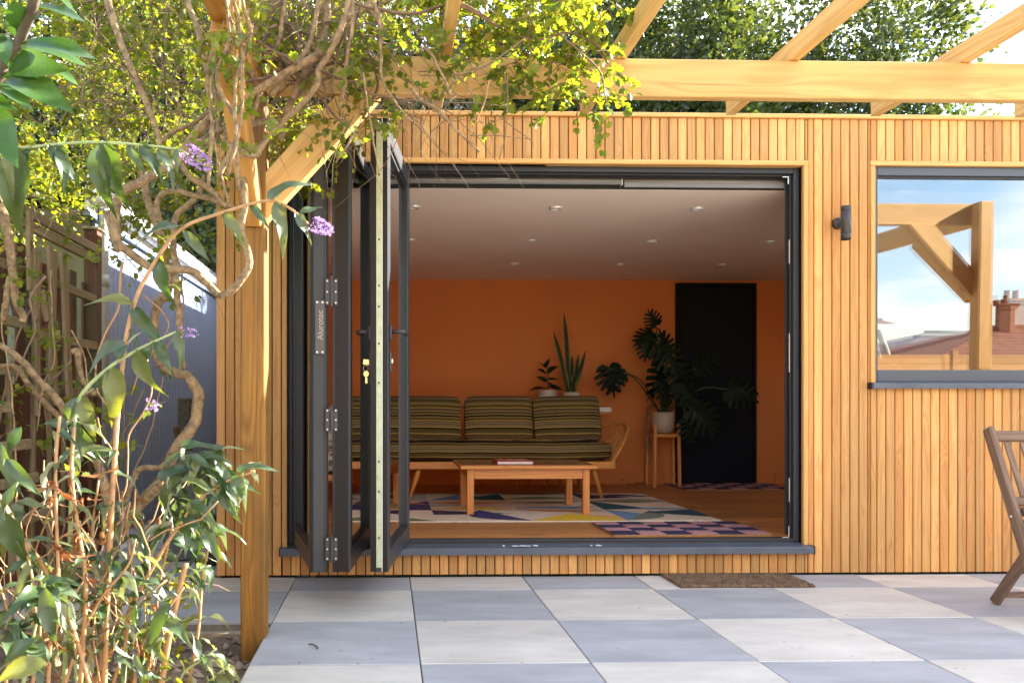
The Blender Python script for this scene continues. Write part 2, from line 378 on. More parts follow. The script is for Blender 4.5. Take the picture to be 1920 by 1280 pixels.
SLATE_S = plain('grey_slab', (0.378, 0.381, 0.390), 0.62, 0, 0.13, 3.2, bump=0.06, bscale=40, objvar=0.07, streak=(0.6, 1.6, 1), stain=(0.30, 0.24, 0.20))
CREAM_S = plain('cream_slab', (0.60, 0.56, 0.49), 0.62, 0, 0.08, 2.6, bump=0.06, bscale=40, objvar=0.06, streak=(0.6, 1.6, 1), stain=(0.34, 0.27, 0.19))
GROUT = plain('sand_joint', (0.20, 0.17, 0.13), 0.9, 0, 0.3, 40)
CONC = plain('concrete', (0.33, 0.27, 0.19), 0.9, 0, 0.25, 12, bump=0.5, bscale=35)
SOILM = plain('dry_soil', (0.17, 0.12, 0.08), 0.95, 0, 0.4, 22, bump=0.8, bscale=60)
GRASSM = plain('lawn', (0.07, 0.12, 0.03), 0.9, 0, 0.5, 3, bump=0.5)
UPVC = plain('blue_grey_cladding', (0.235, 0.295, 0.42), 0.4, 0, 0.05, 3)
UPVC_W = plain('white_fascia', (0.78, 0.78, 0.76), 0.4, 0, 0.06, 3)
PIPE = plain('grey_pipe', (0.40, 0.39, 0.35), 0.45, 0, 0.1, 6)
CREAMW = plain('cream_render', (0.25, 0.23, 0.14), 0.9, 0, 0.1, 5, bump=0.2)
ROOFG = plain('felt_roof', (0.10, 0.10, 0.10), 0.9, 0, 0.2, 10)
COIR = plain('coir', (0.19, 0.115, 0.062), 0.95, 0, 0.55, 38, bump=0.9, bscale=220)
BLACKP = plain('black_plastic', (0.015, 0.015, 0.017), 0.35, 0, 0.1)
LAMPM = plain('lamp_black', (0.035, 0.033, 0.036), 0.42, 0, 0.06)
BARK = plain('vine_bark', (0.25, 0.165, 0.082), 0.9, 0, 0.6, 34, bump=1.0, bscale=70)
BARKD = plain('tree_bark', (0.10, 0.075, 0.05), 0.95, 0, 0.4, 14, bump=0.9, bscale=30)
CANE = plain('cane', (0.42, 0.23, 0.10), 0.6, 0, 0.25, 30)
CANEG = plain('green_cane', (0.30, 0.36, 0.15), 0.6, 0, 0.2, 30)
TWIG = plain('twig', (0.17, 0.105, 0.06), 0.85, 0, 0.35, 30)
CLIMB = leafmat('climber_leaf', [(0.075, 0.13, 0.018), (0.13, 0.185, 0.02), (0.20, 0.22, 0.022), (0.10, 0.15, 0.02), (0.24, 0.20, 0.02)], 0.5, tcol=(2.05, 1.80, 0.62))
CLIMBO = leafmat('climber_single_leaf', [(0.07, 0.125, 0.02), (0.12, 0.18, 0.022), (0.17, 0.21, 0.025), (0.09, 0.14, 0.02)], 0.45, island=False, tcol=(2.05, 1.80, 0.62))
TREEL = leafmat('tree_leaf', [(0.030, 0.052, 0.018), (0.055, 0.080, 0.026), (0.085, 0.105, 0.036), (0.04, 0.062, 0.022)], 0.33, tcol=(2.2, 1.9, 0.6), rough=.38, spec=.6)
TREEY = leafmat('yellow_leaf', [(0.10, 0.15, 0.02), (0.17, 0.2, 0.02), (0.24, 0.24, 0.02)], 0.5, tcol=(2.3, 2.1, 0.5))
BUDD = leafmat('buddleja_leaf', [(0.032, 0.068, 0.028), (0.05, 0.09, 0.026), (0.07, 0.105, 0.055), (0.14, 0.16, 0.035)], 0.30, rough=0.36, island=False, tcol=(2.4, 2.0, 0.45), back=(0.40, 0.43, 0.31), spec=.7)
LAUR = leafmat('laurel_leaf', [(0.045, 0.095, 0.03), (0.06, 0.13, 0.03), (0.05, 0.1, 0.04)], 0.3, rough=0.28, island=False, tcol=(2.3, 2.3, 0.4))
DRYL = leafmat('dry_leaf', [(0.28, 0.10, 0.035), (0.2, 0.08, 0.03), (0.33, 0.17, 0.07)], 0.3, rough=0.8, island=False, tcol=(1.4, 1.2, 0.8))
HOUSEL = leafmat('houseplant_leaf', [(0.006, 0.014, 0.005), (0.010, 0.022, 0.006), (0.007, 0.016, 0.006)], 0.10, rough=0.5, island=False, spec=.2)
FLOWER = leafmat('buddleja_flower', [(0.34, 0.20, 0.46), (0.46, 0.30, 0.58), (0.56, 0.38, 0.62)], 0.3, tcol=(1.2, 1.1, 1.2))
POTW = plain('white_pot', (0.55, 0.49, 0.41), 0.5, 0, 0.04)
POTC = plain('cream_pot', (0.45, 0.35, 0.24), 0.6, 0, 0.08, 4)
GLASS_D = glass('door_glass', (0.80, 0.84, 0.82), 1.8, 0.0, 0.02)
GLASS_W = glass('window_glass', (0.72, 0.74, 0.73), 3.3, 0.0, 0.12, ghost=(0.005, 0, 0.003))

# ================================================================== GROUND AND PATIO
def grid_sheet(name, x0, x1, y0, y1, nx, ny, fz, mat_, parent=None):
    vs = []; fs = []
    for j in range(ny + 1):
        for i in range(nx + 1):
            x = x0 + (x1 - x0) * i / nx; y = y0 + (y1 - y0) * j / ny; vs.append((x, y, fz(x, y)))
    for j in range(ny):
        for i in range(nx): a = j * (nx + 1) + i; fs.append((a, a + 1, a + nx + 2, a + nx + 1))
    return MB().add(vs, fs).build(name, mat_, parent, smooth=True)
from mathutils import noise as mn
tag(MB().add([(-600, -600, -0.25), (600, -600, -0.25), (600, 600, -0.25), (-600, 600, -0.25)], [(0, 1, 2, 3)]).build('ground', GRASSM), 'grassy ground spreading out beyond the patio and the house', kind='structure')
soil = grid_sheet('soil', -2.3, -0.40, -5.5, -0.90, 60, 130,
    lambda x, y: -0.062 + 0.05 * mn.noise((x * 3, y * 3, 0)) + 0.025 * mn.noise((x * 11, y * 11, 3)) + 0.014 * mn.noise((x * 30, y * 30, 5)), SOILM)
tag(soil, 'dry crumbly earth of the planting bed beside the patio edge', kind='structure')
# clods, stones and chippings at the foot of the post
cl = MB()
for k in range(420):
    x = rng.uniform(-1.3, -0.47) if k < 300 else rng.uniform(-0.68, -0.48); y = rng.uniform(-2.2, -0.95)
    r = rng.uniform(0.004, 0.020) * (1.2 if x > -0.8 else 1)
    z = -0.055 + 0.05 * mn.noise((x * 3, y * 3, 0))
    vs = []
    for a in range(6):
        an = a * math.pi / 3; rr = r * rng.uniform(.7, 1.2); vs.append((x + rr * math.cos(an), y + rr * math.sin(an), z + rng.uniform(-.2, .3) * r))
    vs += [(x, y, z + r * rng.uniform(.6, 1.1)), (x, y, z - r)]
    cl.add(vs, [(a, (a + 1) % 6, 6) for a in range(6)] + [((a + 1) % 6, a, 7) for a in range(6)])
CLODM = plain('soil_clod', (0.27, 0.20, 0.14), 0.95, 0, 0.4, 30, bump=0.5)
tag(cl.build('gravel', CLODM), 'loose clods and chippings strewn on the bed beside the post', 'gravel', kind='stuff')

patio = tag(boxo('patio', GROUT, -0.492, 6.4, -7.0, 0.0, -0.24, -0.010), 'checkerboard patio of grey and cream square slabs before the timber building', kind='structure')
path = tag(boxo('path', GROUT, -1.93, -0.4925, -0.93, 4.9, -0.24, -0.010), 'strip of paving running past the corner of the timber building', kind='structure')
XJ = 0.113; rows = [0.0, -0.33] + [-0.33 - 0.6 * k for k in range(1, 12)]
_sl = {}
def slab(x0, x1, y0, y1, grey, parent):
    g = 0.0022; w, d = round(x1 - x0 - 2 * g, 4), round(y1 - y0 - 2 * g, 4); key = (w, d, grey)
    if key not in _sl: _sl[key] = MB().box(-w / 2, w / 2, -d / 2, d / 2, -0.03, 0, 0, 0.0022).mesh('slab', SLATE_S if grey else CREAM_S)
    o = bpy.data.objects.new('slab', _sl[key])
    tilt = Euler((rng.uniform(-.0012, .0012), rng.uniform(-.0012, .0012), 0)).to_matrix().to_4x4()
    return place(o, parent, Matrix.Translation(((x0 + x1) / 2, (y0 + y1) / 2, rng.uniform(-.0012, .0012))) @ tilt)
for j in range(len(rows) - 1):
    for i in range(-1, 10):
        slab(XJ + 0.6 * i, XJ + 0.6 * i + 0.6, rows[j + 1], rows[j], (i + j) % 2 != 0, patio)
for j, (y0, y1) in enumerate([(-0.93, -0.33), (-0.33, 0.27), (0.27, 0.87), (0.87, 1.47), (1.47, 2.07)]):
    for i in (-2, -3, -4):
        x0, x1 = XJ + 0.6 * i, XJ + 0.6 * i + 0.6
        if j >= 1 and i == -2: x1 = min(x1, -0.93) if y0 >= 0 else x1
        if i == -4: x0 = max(x0, -1.92)
        if x1 - x0 < 0.03: continue
        if j == 1 and i == -2: slab(x0, x1, -0.33, 0.0, False, path); slab(x0, -0.93, 0.0, 0.27, False, path); continue
        slab(x0, x1, y0, y1, (i + j) % 2 == 0, path)
tag(boxo('concrete_footing', CONC, -1.9, -0.496, -0.965, -0.931, -0.24, -0.034, None, 0.006), 'rough concrete haunch under the front edge of the side path', 'footing')
# crumbs, seeds and fallen leaves lying on the slabs
db = MB()
for k in range(150):
    x, y = rng.uniform(-0.45, 2.0), rng.uniform(-1.75, -0.05)
    if k > 100: x, y = rng.uniform(-.4, 3.5), (rng.choice([-.33, -.93, -1.53]) if k % 2 else 0) + rng.uniform(-.012, .012) - (0.03 if k % 2 == 0 else 0)
    r = rng.uniform(0.002, 0.0075); a = rng.uniform(0, 6.3); c, s = math.cos(a) * r, math.sin(a) * r
    m = rng.choice([0, 0, 1, 2])
    db.add([(x - c, y - s, .0035), (x + s * .45, y - c * .45, .005), (x + c, y + s, .006), (x - s * .45, y + c * .45, .004)], [(0, 1, 2, 3)], m)
db.tube([(-0.30, -1.29, .006), (-0.285, -1.30, .009), (-0.265, -1.325, .006), (-0.262, -1.345, .005)], .003, 5, 0)
tag(db.build('leaf_litter', [plain('brown_crumb', (0.12, 0.07, 0.03), .9), plain('green_crumb', (0.18, 0.22, 0.03), .8), plain('ochre_crumb', (0.38, 0.2, 0.07), .8)]), 'tiny dry leaves and seeds scattered on the slabs', 'debris', kind='stuff')
# coir mat outside
def rough_mat(name, mat_, x0, x1, y0, y1, z0, h, shear=0.0):
    vs = []; fs = []; nx, ny = 150, 40
    for j in range(ny + 1):
        for i in range(nx + 1):
            e = 0.5 if i in (0, nx) or j in (0, ny) else 1
            vs.append((x0 + (x1 - x0) * i / nx + rng.uniform(-.001, .001), y0 + (y1 - y0) * j / ny + rng.uniform(-.001, .001), z0 + h * e + rng.uniform(-.003, .003)))
    for j in range(ny):
        for i in range(nx): a = j * (nx + 1) + i; fs.append((a, a + 1, a + nx + 2, a + nx + 1))
    b = MB().add(vs, fs)
    b.box(x0 + .002, x1 - .002, y0 + .002, y1 - .002, z0, z0 + h * 0.45)
    return b
d0, d1 = at(1238, 1077, -0.012), atz(1530, 1097, 0.012)
tag(rough_mat('doormat', COIR, d0.x, d1.x, d1.y, -0.014, 0.0015, 0.014).build('doormat', COIR), 'brown coir doormat lying on the slabs below the doorway sill', 'doormat')

# ================================================================== THE TIMBER BUILDING
room = thing('garden_building', 'cedar clad garden building with open dark folding doors and a picture window', 'building', (2.0, 0, 0))
XL, XR = wx(405), 7.6
PITCH = 0.0492
OX0, OX1 = wx(529), wx(1515)                 # outer edges of the door trim
OZ0, OZ1 = 0.122, wz(297.5, 1000)
WX0, WX1 = at(1632, 500, 0).x, 4.72
WZ0, WZ1 = at(1640, 727, 0).z, at(1700, 302, 0).z
ZT = 2.447
_bm = {}
def board(x0, x1, z0, z1):
    w, h = round(x1 - x0, 4), round(z1 - z0, 4); key = (w, h)
    if key not in _bm:
        g = 0.0048; c = min(0.003, w / 5); a, b = -w / 2 + g / 2, w / 2 - g / 2
        prof = [(a, 0.018), (a, c - 0.0), (a + c, 0), (b - c, 0), (b, c), (b, 0.018)]
        n = len(prof); vs = [(x, y, 0) for x, y in prof] + [(x, y, h) for x, y in prof]
        fs = [(i, (i + 1) % n, n + (i + 1) % n, n + i) for i in range(n)] + [tuple(range(n - 1, -1, -1)), tuple(range(n, 2 * n))]
        _bm[key] = MB().add(vs, fs).mesh('board', CEDAR)
    o = bpy.data.objects.new('board', _bm[key])
    place(o, room, Matrix.Translation(((x0 + x1) / 2, rng.uniform(-.0007, .0007), z0)))
nails = MB()
def nail(x, z):
    nails.add([(x + .0016 * math.cos(a * 1.0472), -.0016, z + .0016 * math.sin(a * 1.0472)) for a in range(6)], [(5, 4, 3, 2, 1, 0)])
def nrow(x0, x1, zs):
    for z in zs:
        for f in (.25, .75): nail(x0 + (x1 - x0) * f, z)
n = int((XR - XL) / PITCH)
TR = 0.026
for k in range(n):
    a, b = XL + k * PITCH, XL + (k + 1) * PITCH
    spans = [(a, b, 0.012, ZT, 'full')]
    for (X0, X1, Z0, Z1) in ((OX0, OX1, OZ0, OZ1), (WX0, WX1, WZ0, WZ1)):
        ns = []
        for (p, q, z0, z1, t) in spans:
            if q <= X0 + 1e-6 or p >= X1 - 1e-6 or t != 'full': ns.append((p, q, z0, z1, t)); continue
            if p < X0 - .006: ns.append((p, X0, z0, z1, 'full'))
            if q > X1 + .006: ns.append((X1, q, z0, z1, 'full'))
            i0, i1 = max(p, X0), min(q, X1)
            if i1 - i0 > .006: ns.append((i0, i1, Z1, z1, 'top')); ns.append((i0, i1, z0, Z0, 'low'))
        spans = ns
    for (p, q, z0, z1, t) in spans:
        board(p, q, z0, z1)
        if t == 'full': nrow(p, q, (z0 + .03, 0.47, 1.02, 1.6, 2.235, z1 - .03))
        elif t == 'top': nrow(p, q, (z0 + .016, z1 - .03))
        else: nrow(p, q, (z0 + .02, z1 - .016) if z1 < .3 else (z0 + .03, z0 + .5, z1 - .016))
nm = plain('nail_head', (0.16, 0.07, 0.03), 0.6)
tag(nails.build('nail', nm, room), kind='stuff')
# membrane and wall cores
def wallpiece(x0, x1, z0, z1):
    boxo('membrane', MEMB, x0, x1, 0.019, 0.060, z0, z1, room); boxo('inner_wall', TERRA2, x0, x1, 0.061, 0.20, max(z0, 0.05), min(z1, 2.2), room)
DX0, DX1 = OX0 + TR, OX1 - TR
for (a, b, c, d) in ((XL + .004, DX0, 0.012, ZT), (DX0, DX1, OZ1 - TR, ZT), (DX0, DX1, 0.012, OZ0), (DX1, WX0 + TR, 0.012, ZT), (WX0 + TR, WX1 - TR, WZ1 - TR, ZT), (WX0 + TR, WX1 - TR, 0.012, WZ0), (WX1 - TR, XR - .02, 0.012, ZT)):
    wallpiece(a, b, c, d)
# reveals (cedar boards lining both openings, mitred look: head runs through)
def reveal(X0, X1, Z0, Z1, dep, name):
    bar(name, (X0 - .001, dep / 2 - .006, Z1 - TR / 2), (X1 + .001, dep / 2 - .006, Z1 - TR / 2), TR, dep, CEDAR_TRIM, room, (0, 0, 1))
    for x in (X0 + TR / 2, X1 - TR / 2):
        bar(name, (x, dep / 2 - .006, Z0 + .002), (x, dep / 2 - .006, Z1 - TR - .001), TR, dep, CEDAR_TRIM, room)
reveal(OX0, OX1, OZ0 + .034, OZ1, 0.060, 'door_reveal'); reveal(WX0, WX1, WZ0, WZ1, 0.042, 'window_reveal')
bar('coping', (XL - .02, 0.02, 2.460), (XR + .02, 0.02, 2.460), 0.022, 0.075, CEDAR_TRIM, room, (0, 0, 1))
boxo('roof', ROOFG, XL + .01, XR, 0.058, 6.25, 2.40, 2.468, room)
# side, back and party walls
boxo('side_wall', CEDAR_TRIM, XL + .002, XL + .02, 0.020, 6.24, 0.012, 2.40, room)
bk = boxo('back_wall', TERRA, XL + .05, XR - .02, 3.44, 3.62, 0.0, 2.395, room)
boxo('inner_wall', TERRA2, XL + .021, XL + .16, 0.201, 3.439, 0.0, 2.395, room)
boxo('inner_wall', TERRA2, 4.85, 4.98, 0.201, 3.439, 0.0, 2.395, room)
boxo('end_wall', CEDAR_TRIM, XR - .018, XR, 0.020, 6.24, 0.012, 2.40, room)
boxo('ceiling', CEIL, XL + .16, 5.0, 0.160, 3.44, 2.103, 2.20, room)
boxo('ceiling_edge_mask', MEMB, XL + .16, 4.8, 0.1535, 0.1595, 2.104, 2.19, room)  # added dark plate, masks the bright outward face of the ceiling edge
FZ = 0.180
flo = boxo('floor', MEMB, XL + .05, XR - .03, 0.125, 3.44, 0.0, FZ - .014, room)
_fl = {}
y = 0.128; r_ = 0
while y < 3.43:
    w = min(0.165, 3.438 - y); x = XL + .16 - rng.uniform(0, 1.4)
    while x < 4.85:
        L = rng.choice([1.2, 1.6, 1.9]); x0, x1 = max(x, XL + .16), min(x + L, 4.85)
        if x1 - x0 > .02: MB().box(x0 + .0008, x1 - .0008, y + .0012, y + w - .0012, FZ - .013, FZ + rng.uniform(-.0005, .0005), 0, .0012).build('plank', FLOORW, flo)
        x += L
    y += w
boxo('skirting', TERRA, XL + .16, 2.98, 3.424, 3.439, FZ, FZ + .11, room); boxo('skirting', TERRA, 3.66, 4.85, 3.424, 3.439, FZ, FZ + .11, room)
# the dark door on the back wall
p0, p1 = at(1267, 531, 3.42), at(1416, 905, 3.42)
idr = boxo('inner_door', NAVY, p0.x + .035, p1.x - .035, 3.395, 3.430, FZ + .01, p0.z - .035, room, .004)
idr['label'] = 'dark navy door in the back wall'
boxo('door_lining', NAVY, p0.x, p0.x + .032, 3.385, 3.438, FZ, p0.z - .032, room, .003); boxo('door_lining', NAVY, p1.x - .032, p1.x, 3.385, 3.438, FZ, p0.z - .032, room, .003)
boxo('door_lining', NAVY, p0.x, p1.x, 3.385, 3.438, p0.z - .032 + .0005, p0.z, room, .003)
h = at(1398, 727, 3.36)
MB().tube([(h.x, 3.39, h.z), (h.x, 3.345, h.z), (h.x - .01, 3.335, h.z), (h.x - .11, 3.335, h.z)], .009, 8).build('handle', STEEL, idr, smooth=True)
# sills
def sill(x0, x1, zt, h, yf, yb, parent, name):
    b = MB(); b.box(x0, x1, yf, yf + .004, zt - h, zt - .004, 0, .0012)
    vs = []
    for x in (x0, x1): vs += [(x, yf, zt - .008), (x, yf + .006, zt - .001), (x, yb, zt + .014), (x, yb, zt - .004), (x, yf + .004, zt - .010)]
    b.add(vs, [(0, 5, 6, 1), (1, 6, 7, 2), (2, 7, 8, 3), (3, 8, 9, 4), (4, 9, 5, 0), (0, 1, 2, 3, 4), (9, 8, 7, 6, 5)])
    return b.build(name, SILL, parent)
sill(OX0 - .004, OX1 + .006, 0.160, 0.038, -0.055, 0.10, room, 'door_sill')
boxo('sill_end', ALU_IN, OX0 - .010, OX0 - .0045, -.057, .02, .120, .163, room); boxo('sill_end', ALU_IN, OX1 + .0065, OX1 + .011, -.057, .02, .120, .163, room)
stain = MB()
for (cx, cy, w, hh) in ((985, 1030, .05, .012), (965, 1028, .03, .007), (1005, 1031, .02, .010), (945, 1029, .012, .004), (1122, 1027, .022, .006), (1110, 1028, .012, .004)):
    pt = at(cx, cy, -0.03)
    yy = -.02; zc_ = 0.163 + (yy + .055) * .09
    pts = []
    for a in range(11):
        an = a * 2 * math.pi / 11; rr = rng.uniform(.45, 1.1); X_, Y_ = pt.x + w * rr * math.cos(an), yy + .022 * rr * math.sin(an)
        pts.append((X_, Y_, .1628 + (Y_ + .049) * .0993))
    stain.add(pts, [tuple(range(11))])
stain.build('paint_stain', plain('chalky_stain', (0.62, 0.63, 0.65), .9, 0, .25, 60), room)
# the folding door frame: outer frame, tracks, threshold
fr = MB()
ZH = OZ1 - TR; Yf0, Yf1 = 0.045, 0.112
fx0, fx1 = DX0, DX1
fr.box(fx0, fx0 + .030, Yf0, Yf1, .172, ZH, 0, .002); fr.box(fx1 - .030, fx1, Yf0, Yf1, .172, ZH, 0, .002)
fr.box(fx0 + .030, fx1 - .030, Yf0, Yf1, ZH - .030, ZH - .0005, 0, .002)
fr.box(fx0 + .030, fx1 - .030, Yf0 + .022, Yf0 + .05, ZH - .040, ZH - .0305, 1, .001); fr.box(fx0 + .030, fx1 - .030, Yf0 + .060, Yf1, ZH - .047, ZH - .0305, 1, .001)
fr.box(fx1 - .042, fx1 - .0305, Yf0 + .024, Yf0 + .05, .20, ZH - .041, 1, .001); fr.box(fx1 - .047, fx1 - .0305, Yf0 + .058, Yf1 + .004, .20, ZH - .048, 0, .001)
fr.box(fx0 + .0305, fx0 + .048, Yf0 + .024, Yf0 + .05, .20, ZH - .041, 1, .001)
fr.box(fx0 + .030, fx1 - .030, Yf0, Yf1 + .012, .165, .178, 1, .001); fr.box(fx0 + .030, fx1 - .030, Yf0, Yf0 + .02, .1785, .190, 0, .001); fr.box(fx0 + .030, fx1 - .030, Yf1 - .012, Yf1 + .012, .1785, .186, 1, .001)
bf = fr.build('folding_frame', [ALU, ALU_IN], room)
for py0, py1 in ((450, 495), (625, 698), (895, 940)):
    a, b = at(1488, py0, .075), at(1494, py1, .075)
    q = MB().box(fx1 - .0465, fx1 - .0425, .062, .080, b.z, a.z, 0, .001)
    for i in range(4): zz = b.z + (a.z - b.z) * (i + .5) / 4; q.box(fx1 - .0475, fx1 - .0466, .068, .074, zz - .003, zz + .003, 0)
    q.build('latch_plate', STEEL, bf)
for (x0, x1, y0, y1, z0, z1) in ((fx1 - .085, fx1 - .048, .058, .064, ZH - .049, ZH - .043), (fx1 - .056, fx1 - .050, .058, .064, ZH - .085, ZH - .0495), (fx1 - .085, fx1 - .048, .058, .064, .1905, .196), (fx1 - .0535, fx1 - .0485, .056, .061, .1965, .255)):
    boxo('corner_bracket', STEEL, x0, x1, y0, y1, z0, z1, bf, .001)

# ------------------------------------------------------------------ the three door leaves, folded outwards
LZ0, LZ1, TH = 0.186, 2.150, 0.078
def leaf_frame(near, far, side):
    """near/far: world xy of the leaf's edge on its seen face; side=+1 seen face looks to +X, -1 to -X. Local: u from near to far, v out of the seen face"""
    n3, f3 = Vector((near[0], near[1], 0)), Vector((far[0], far[1], 0)); u = (f3 - n3); L = u.length; u.normalize()
    v = Vector((u.y, -u.x, 0)) * side
    M = Matrix(((u.x, v.x, 0, n3.x), (u.y, v.y, 0, n3.y), (0, 0, 1, 0), (0, 0, 0, 1)))
    H0, H1 = LZ0, LZ1; s, rr = 0.075, 0.085
    b = MB()
    for (u0, u1) in ((0, s), (L - s, L)):
        b.box(u0, u1, -TH, 0, H0, H1, 0, .003)
    b.box(s + .0004, L - s - .0004, -TH + .001, -.001, H0, H0 + rr, 0, .003); b.box(s + .0004, L - s - .0004, -TH + .001, -.001, H1 - rr, H1, 0, .003)
    # glazing beads stepping in to the pane on both faces
    for (v0, v1) in ((-.026, -.012), (-TH + .012, -TH + .026)):
        b.box(s - .001, s + .014, v0, v1, H0 + rr - .001, H1 - rr + .001, 1, .001); b.box(L - s - .014, L - s + .001, v0, v1, H0 + rr - .001, H1 - rr + .001, 1, .001)
        b.box(s + .0145, L - s - .0145, v0, v1, H0 + rr - .001, H0 + rr + .014, 1, .001); b.box(s + .0145, L - s - .0145, v0, v1, H1 - rr - .014, H1 - rr + .001, 1, .001)
    # gaskets and grooves on the closing edge
    b.box(-.004, .0003, -TH + .006, -TH + .014, H0 + .01, H1 - .01, 1); b.box(-.004, .0003, -.014, -.006, H0 + .01, H1 - .01, 1)
    b.box(-.006, -.0005, -TH * .86, -TH * .80, H0 + .005, H1 - .005, 0)
    o = b.build('door_leaf', [ALU, ALU_IN], room, M=M)
    g = MB().box(s + .002, L - s - .002, -TH / 2 - .014, -TH / 2 - .010, H0 + rr + .002, H1 - rr - .002).box(s + .002, L - s - .002, -TH / 2 + .010, -TH / 2 + .014, H0 + rr + .002, H1 - rr - .002)
    g.build('pane', GLASS_D, o, M=M)
    return o, M, L
YN = -0.83
def nearp(px): return at(px, 1072, YN).to_2d()
farY = 0.040
LD, MD, Ld = leaf_frame(nearp(728), at(768, 1010, farY).to_2d(), 1)
LB, MBm, Lb = leaf_frame(nearp(656.5), (at(696, 1010, farY).x, farY), 1)
LA, MA, La = leaf_frame(nearp(582), (at(547.5, 1010, farY).x, farY), -1)
LD['label'] = 'door leaf with handles and a pale lock strip on its edge'
LA['label'] = 'door leaf hung from the jamb with an engraved plate on its edge'
def child(b, name, mats, parent, M, smooth=False): return b.build(name, mats, parent, smooth, M)
# lock strip
b = MB().box(-.0045, -.0004, -.052, -.028, LZ0 + .02, LZ1 - .02, 0, .0008)
b.box(-.0060, -.0004, -.0275, -.0245, LZ0 + .004, LZ1 - .004, 1)
for z in (0.33, 0.53, 0.66, 1.0, 1.17, 1.33, 1.42, 1.62, 1.9): b.box(-.0052, -.0046, -.044, -.036, z, z + rng.choice([.008, .008, .035]), 2)
for z in (0.40, 0.75, 0.93, 1.10, 1.25, 1.5, 1.75, 2.0): b.box(-.0056, -.0046, -.043, -.037, z, z + .006, 3)
child(b, 'lock_strip', [LOCK, WHITEP, ALU_IN, STEEL], LD, MD)
GASK = plain('dark_brown_gasket', (0.016, 0.012, 0.010), 0.55, 0, 0.1, spec=0.25)
for (o_, M_, v0, v1) in ((LD, MD, -TH + .001, -.054), (LD, MD, -.0235, -.0145), (LD, MD, -.011, -.003), (LB, MBm, -.066, -.009), (LA, MA, -.0745, -.068), (LA, MA, -.0115, -.006), (LA, MA, -.0045, -.001)):
    MB().box(-.0062, -.0006, v0, v1, LZ0 + .003, LZ1 - .003).build('gasket', GASK, o_, M=M_)
# handles on both faces, cylinder and keys
def handle(v0, sgn):
    b = MB(); zc = 1.228
    va, vb = sorted((v0, v0 + sgn * .012)); b.box(.018, .052, va, vb, zc - .038, zc + .028, 0, .003)
    b.tube([(.035, v0 + sgn * .010, zc), (.035, v0 + sgn * .052, zc), (.040, v0 + sgn * .060, zc), (.052, v0 + sgn * .062, zc), (.155, v0 + sgn * .062, zc - .004)], [.0085, .0085, .010, .0105, .009], 10)
    return b
def lockplate(v0, sgn):
    va, vb = sorted((v0, v0 + sgn * .010)); return MB().box(.020, .050, va, vb, 1.228 - .175, 1.228 - .085, 0, .004)
child(handle(0, 1), 'handle', LAMPM, LD, MD, True); child(handle(-TH, -1), 'handle', LAMPM, LD, MD, True); child(lockplate(0, 1), 'lock_plate', LAMPM, LD, MD); child(lockplate(-TH, -1), 'lock_plate', LAMPM, LD, MD)
child(MB().lathe([(.010, 0), (.010, .006)], seg=14), 'lock_cylinder', WHITEP, LD, MD @ Matrix.Translation((.035, .010, 1.10)) @ Matrix.Rotation(-math.pi / 2, 4, 'X'), True)
kp = MD @ Vector((.035, -TH - .012, 1.095))
keys = thing('door_keys', 'two brass keys hanging from the lock of the open folding door', 'keys', kp)
Mk = Matrix.Translation(kp)
def keymesh(z0):
    b = MB(); pr = []
    for k in range(14): a = k * 2 * math.pi / 14; pr.append((.012 * math.cos(a), .013 * math.sin(a)))
    b.add([(x, y_, z0 + z) for y_ in (-.0012, .0012) for x, z in pr], [tuple(range(14)), tuple(range(27, 13, -1))] + [(i, i + 14, (i + 1) % 14 + 14, (i + 1) % 14) for i in range(14)])
    b.box(-.0038, .0038, -.001, .001, z0 - .042, z0 - .0125); 
    for k in range(3): b.box(.0038, .0065, -.001, .001, z0 - .040 + k * .008, z0 - .036 + k * .008)
    return b
keymesh(-.05).build('key', BRASS, keys, M=Mk @ Matrix.Translation((-.012, 0, 0)))
MB().box(-.026, .004, -.0012, .0012, -.012, .012, 0, .001).box(.004, .020, -.001, .001, -.003, .003).build('key', BRASS, keys, M=Mk @ Matrix.Rotation(0.12, 4, 'Y'))
MB().tube([(.0 + .011 * math.cos(a * .6283) - .014, 0, -.026 + .014 * math.sin(a * .6283)) for a in range(11)], .0012, 5).build('key_ring', BRASS, keys, M=Mk, smooth=True)
# knuckle hinges between the first two leaves, seen on their outer edges
dAB = (nearp(626) - nearp(617)).length
for (py0, py1) in ((522, 573), (765, 809), (1006, 1051)):
    a, b_ = at(620, py0, YN).z, at(620, py1, YN).z
    q = MB(); w = .026
    pA = at(609.5, 600, YN - .006); pB = at(617.5, 600, YN - .006); pC = at(626, 600, YN - .006); pD = at(633, 600, YN - .006)
    q.box(pA.x, pB.x, YN - .007, YN - .003, b_, a, 0, .001); q.box(pC.x, pD.x, YN - .007, YN - .003, b_, a, 0, .001)
    q.box(pB.x, pC.x, YN - .006, YN - .004, b_ + .01, a - .01, 0)
    q.tube([((pB.x + pC.x) / 2, YN - .010, b_ - .006), ((pB.x + pC.x) / 2, YN - .010, a + .012)], .0055, 10)
    for xx in ((pA.x + pB.x) / 2, (pC.x + pD.x) / 2):
        for f in (.1, .5, .9): q.lathe([(.0042, 0), (.0042, .002), (.002, .0028)], seg=8, m=1, c=(0, 0, 0)); nv = 24; 
        # screws face the camera (-Y)
        for i in range(3):
            base = len(q.V) - 24 * (3 - i); zz = b_ + (a - b_) * (.1, .5, .9)[i]
            for k in range(base, base + 24):
                vx, vy, vz = q.V[k]; q.V[k] = (xx + vx, YN - .007 - vz, zz + vy)
    hm = q.build('hinge', [LAMPM, STEEL], LA)
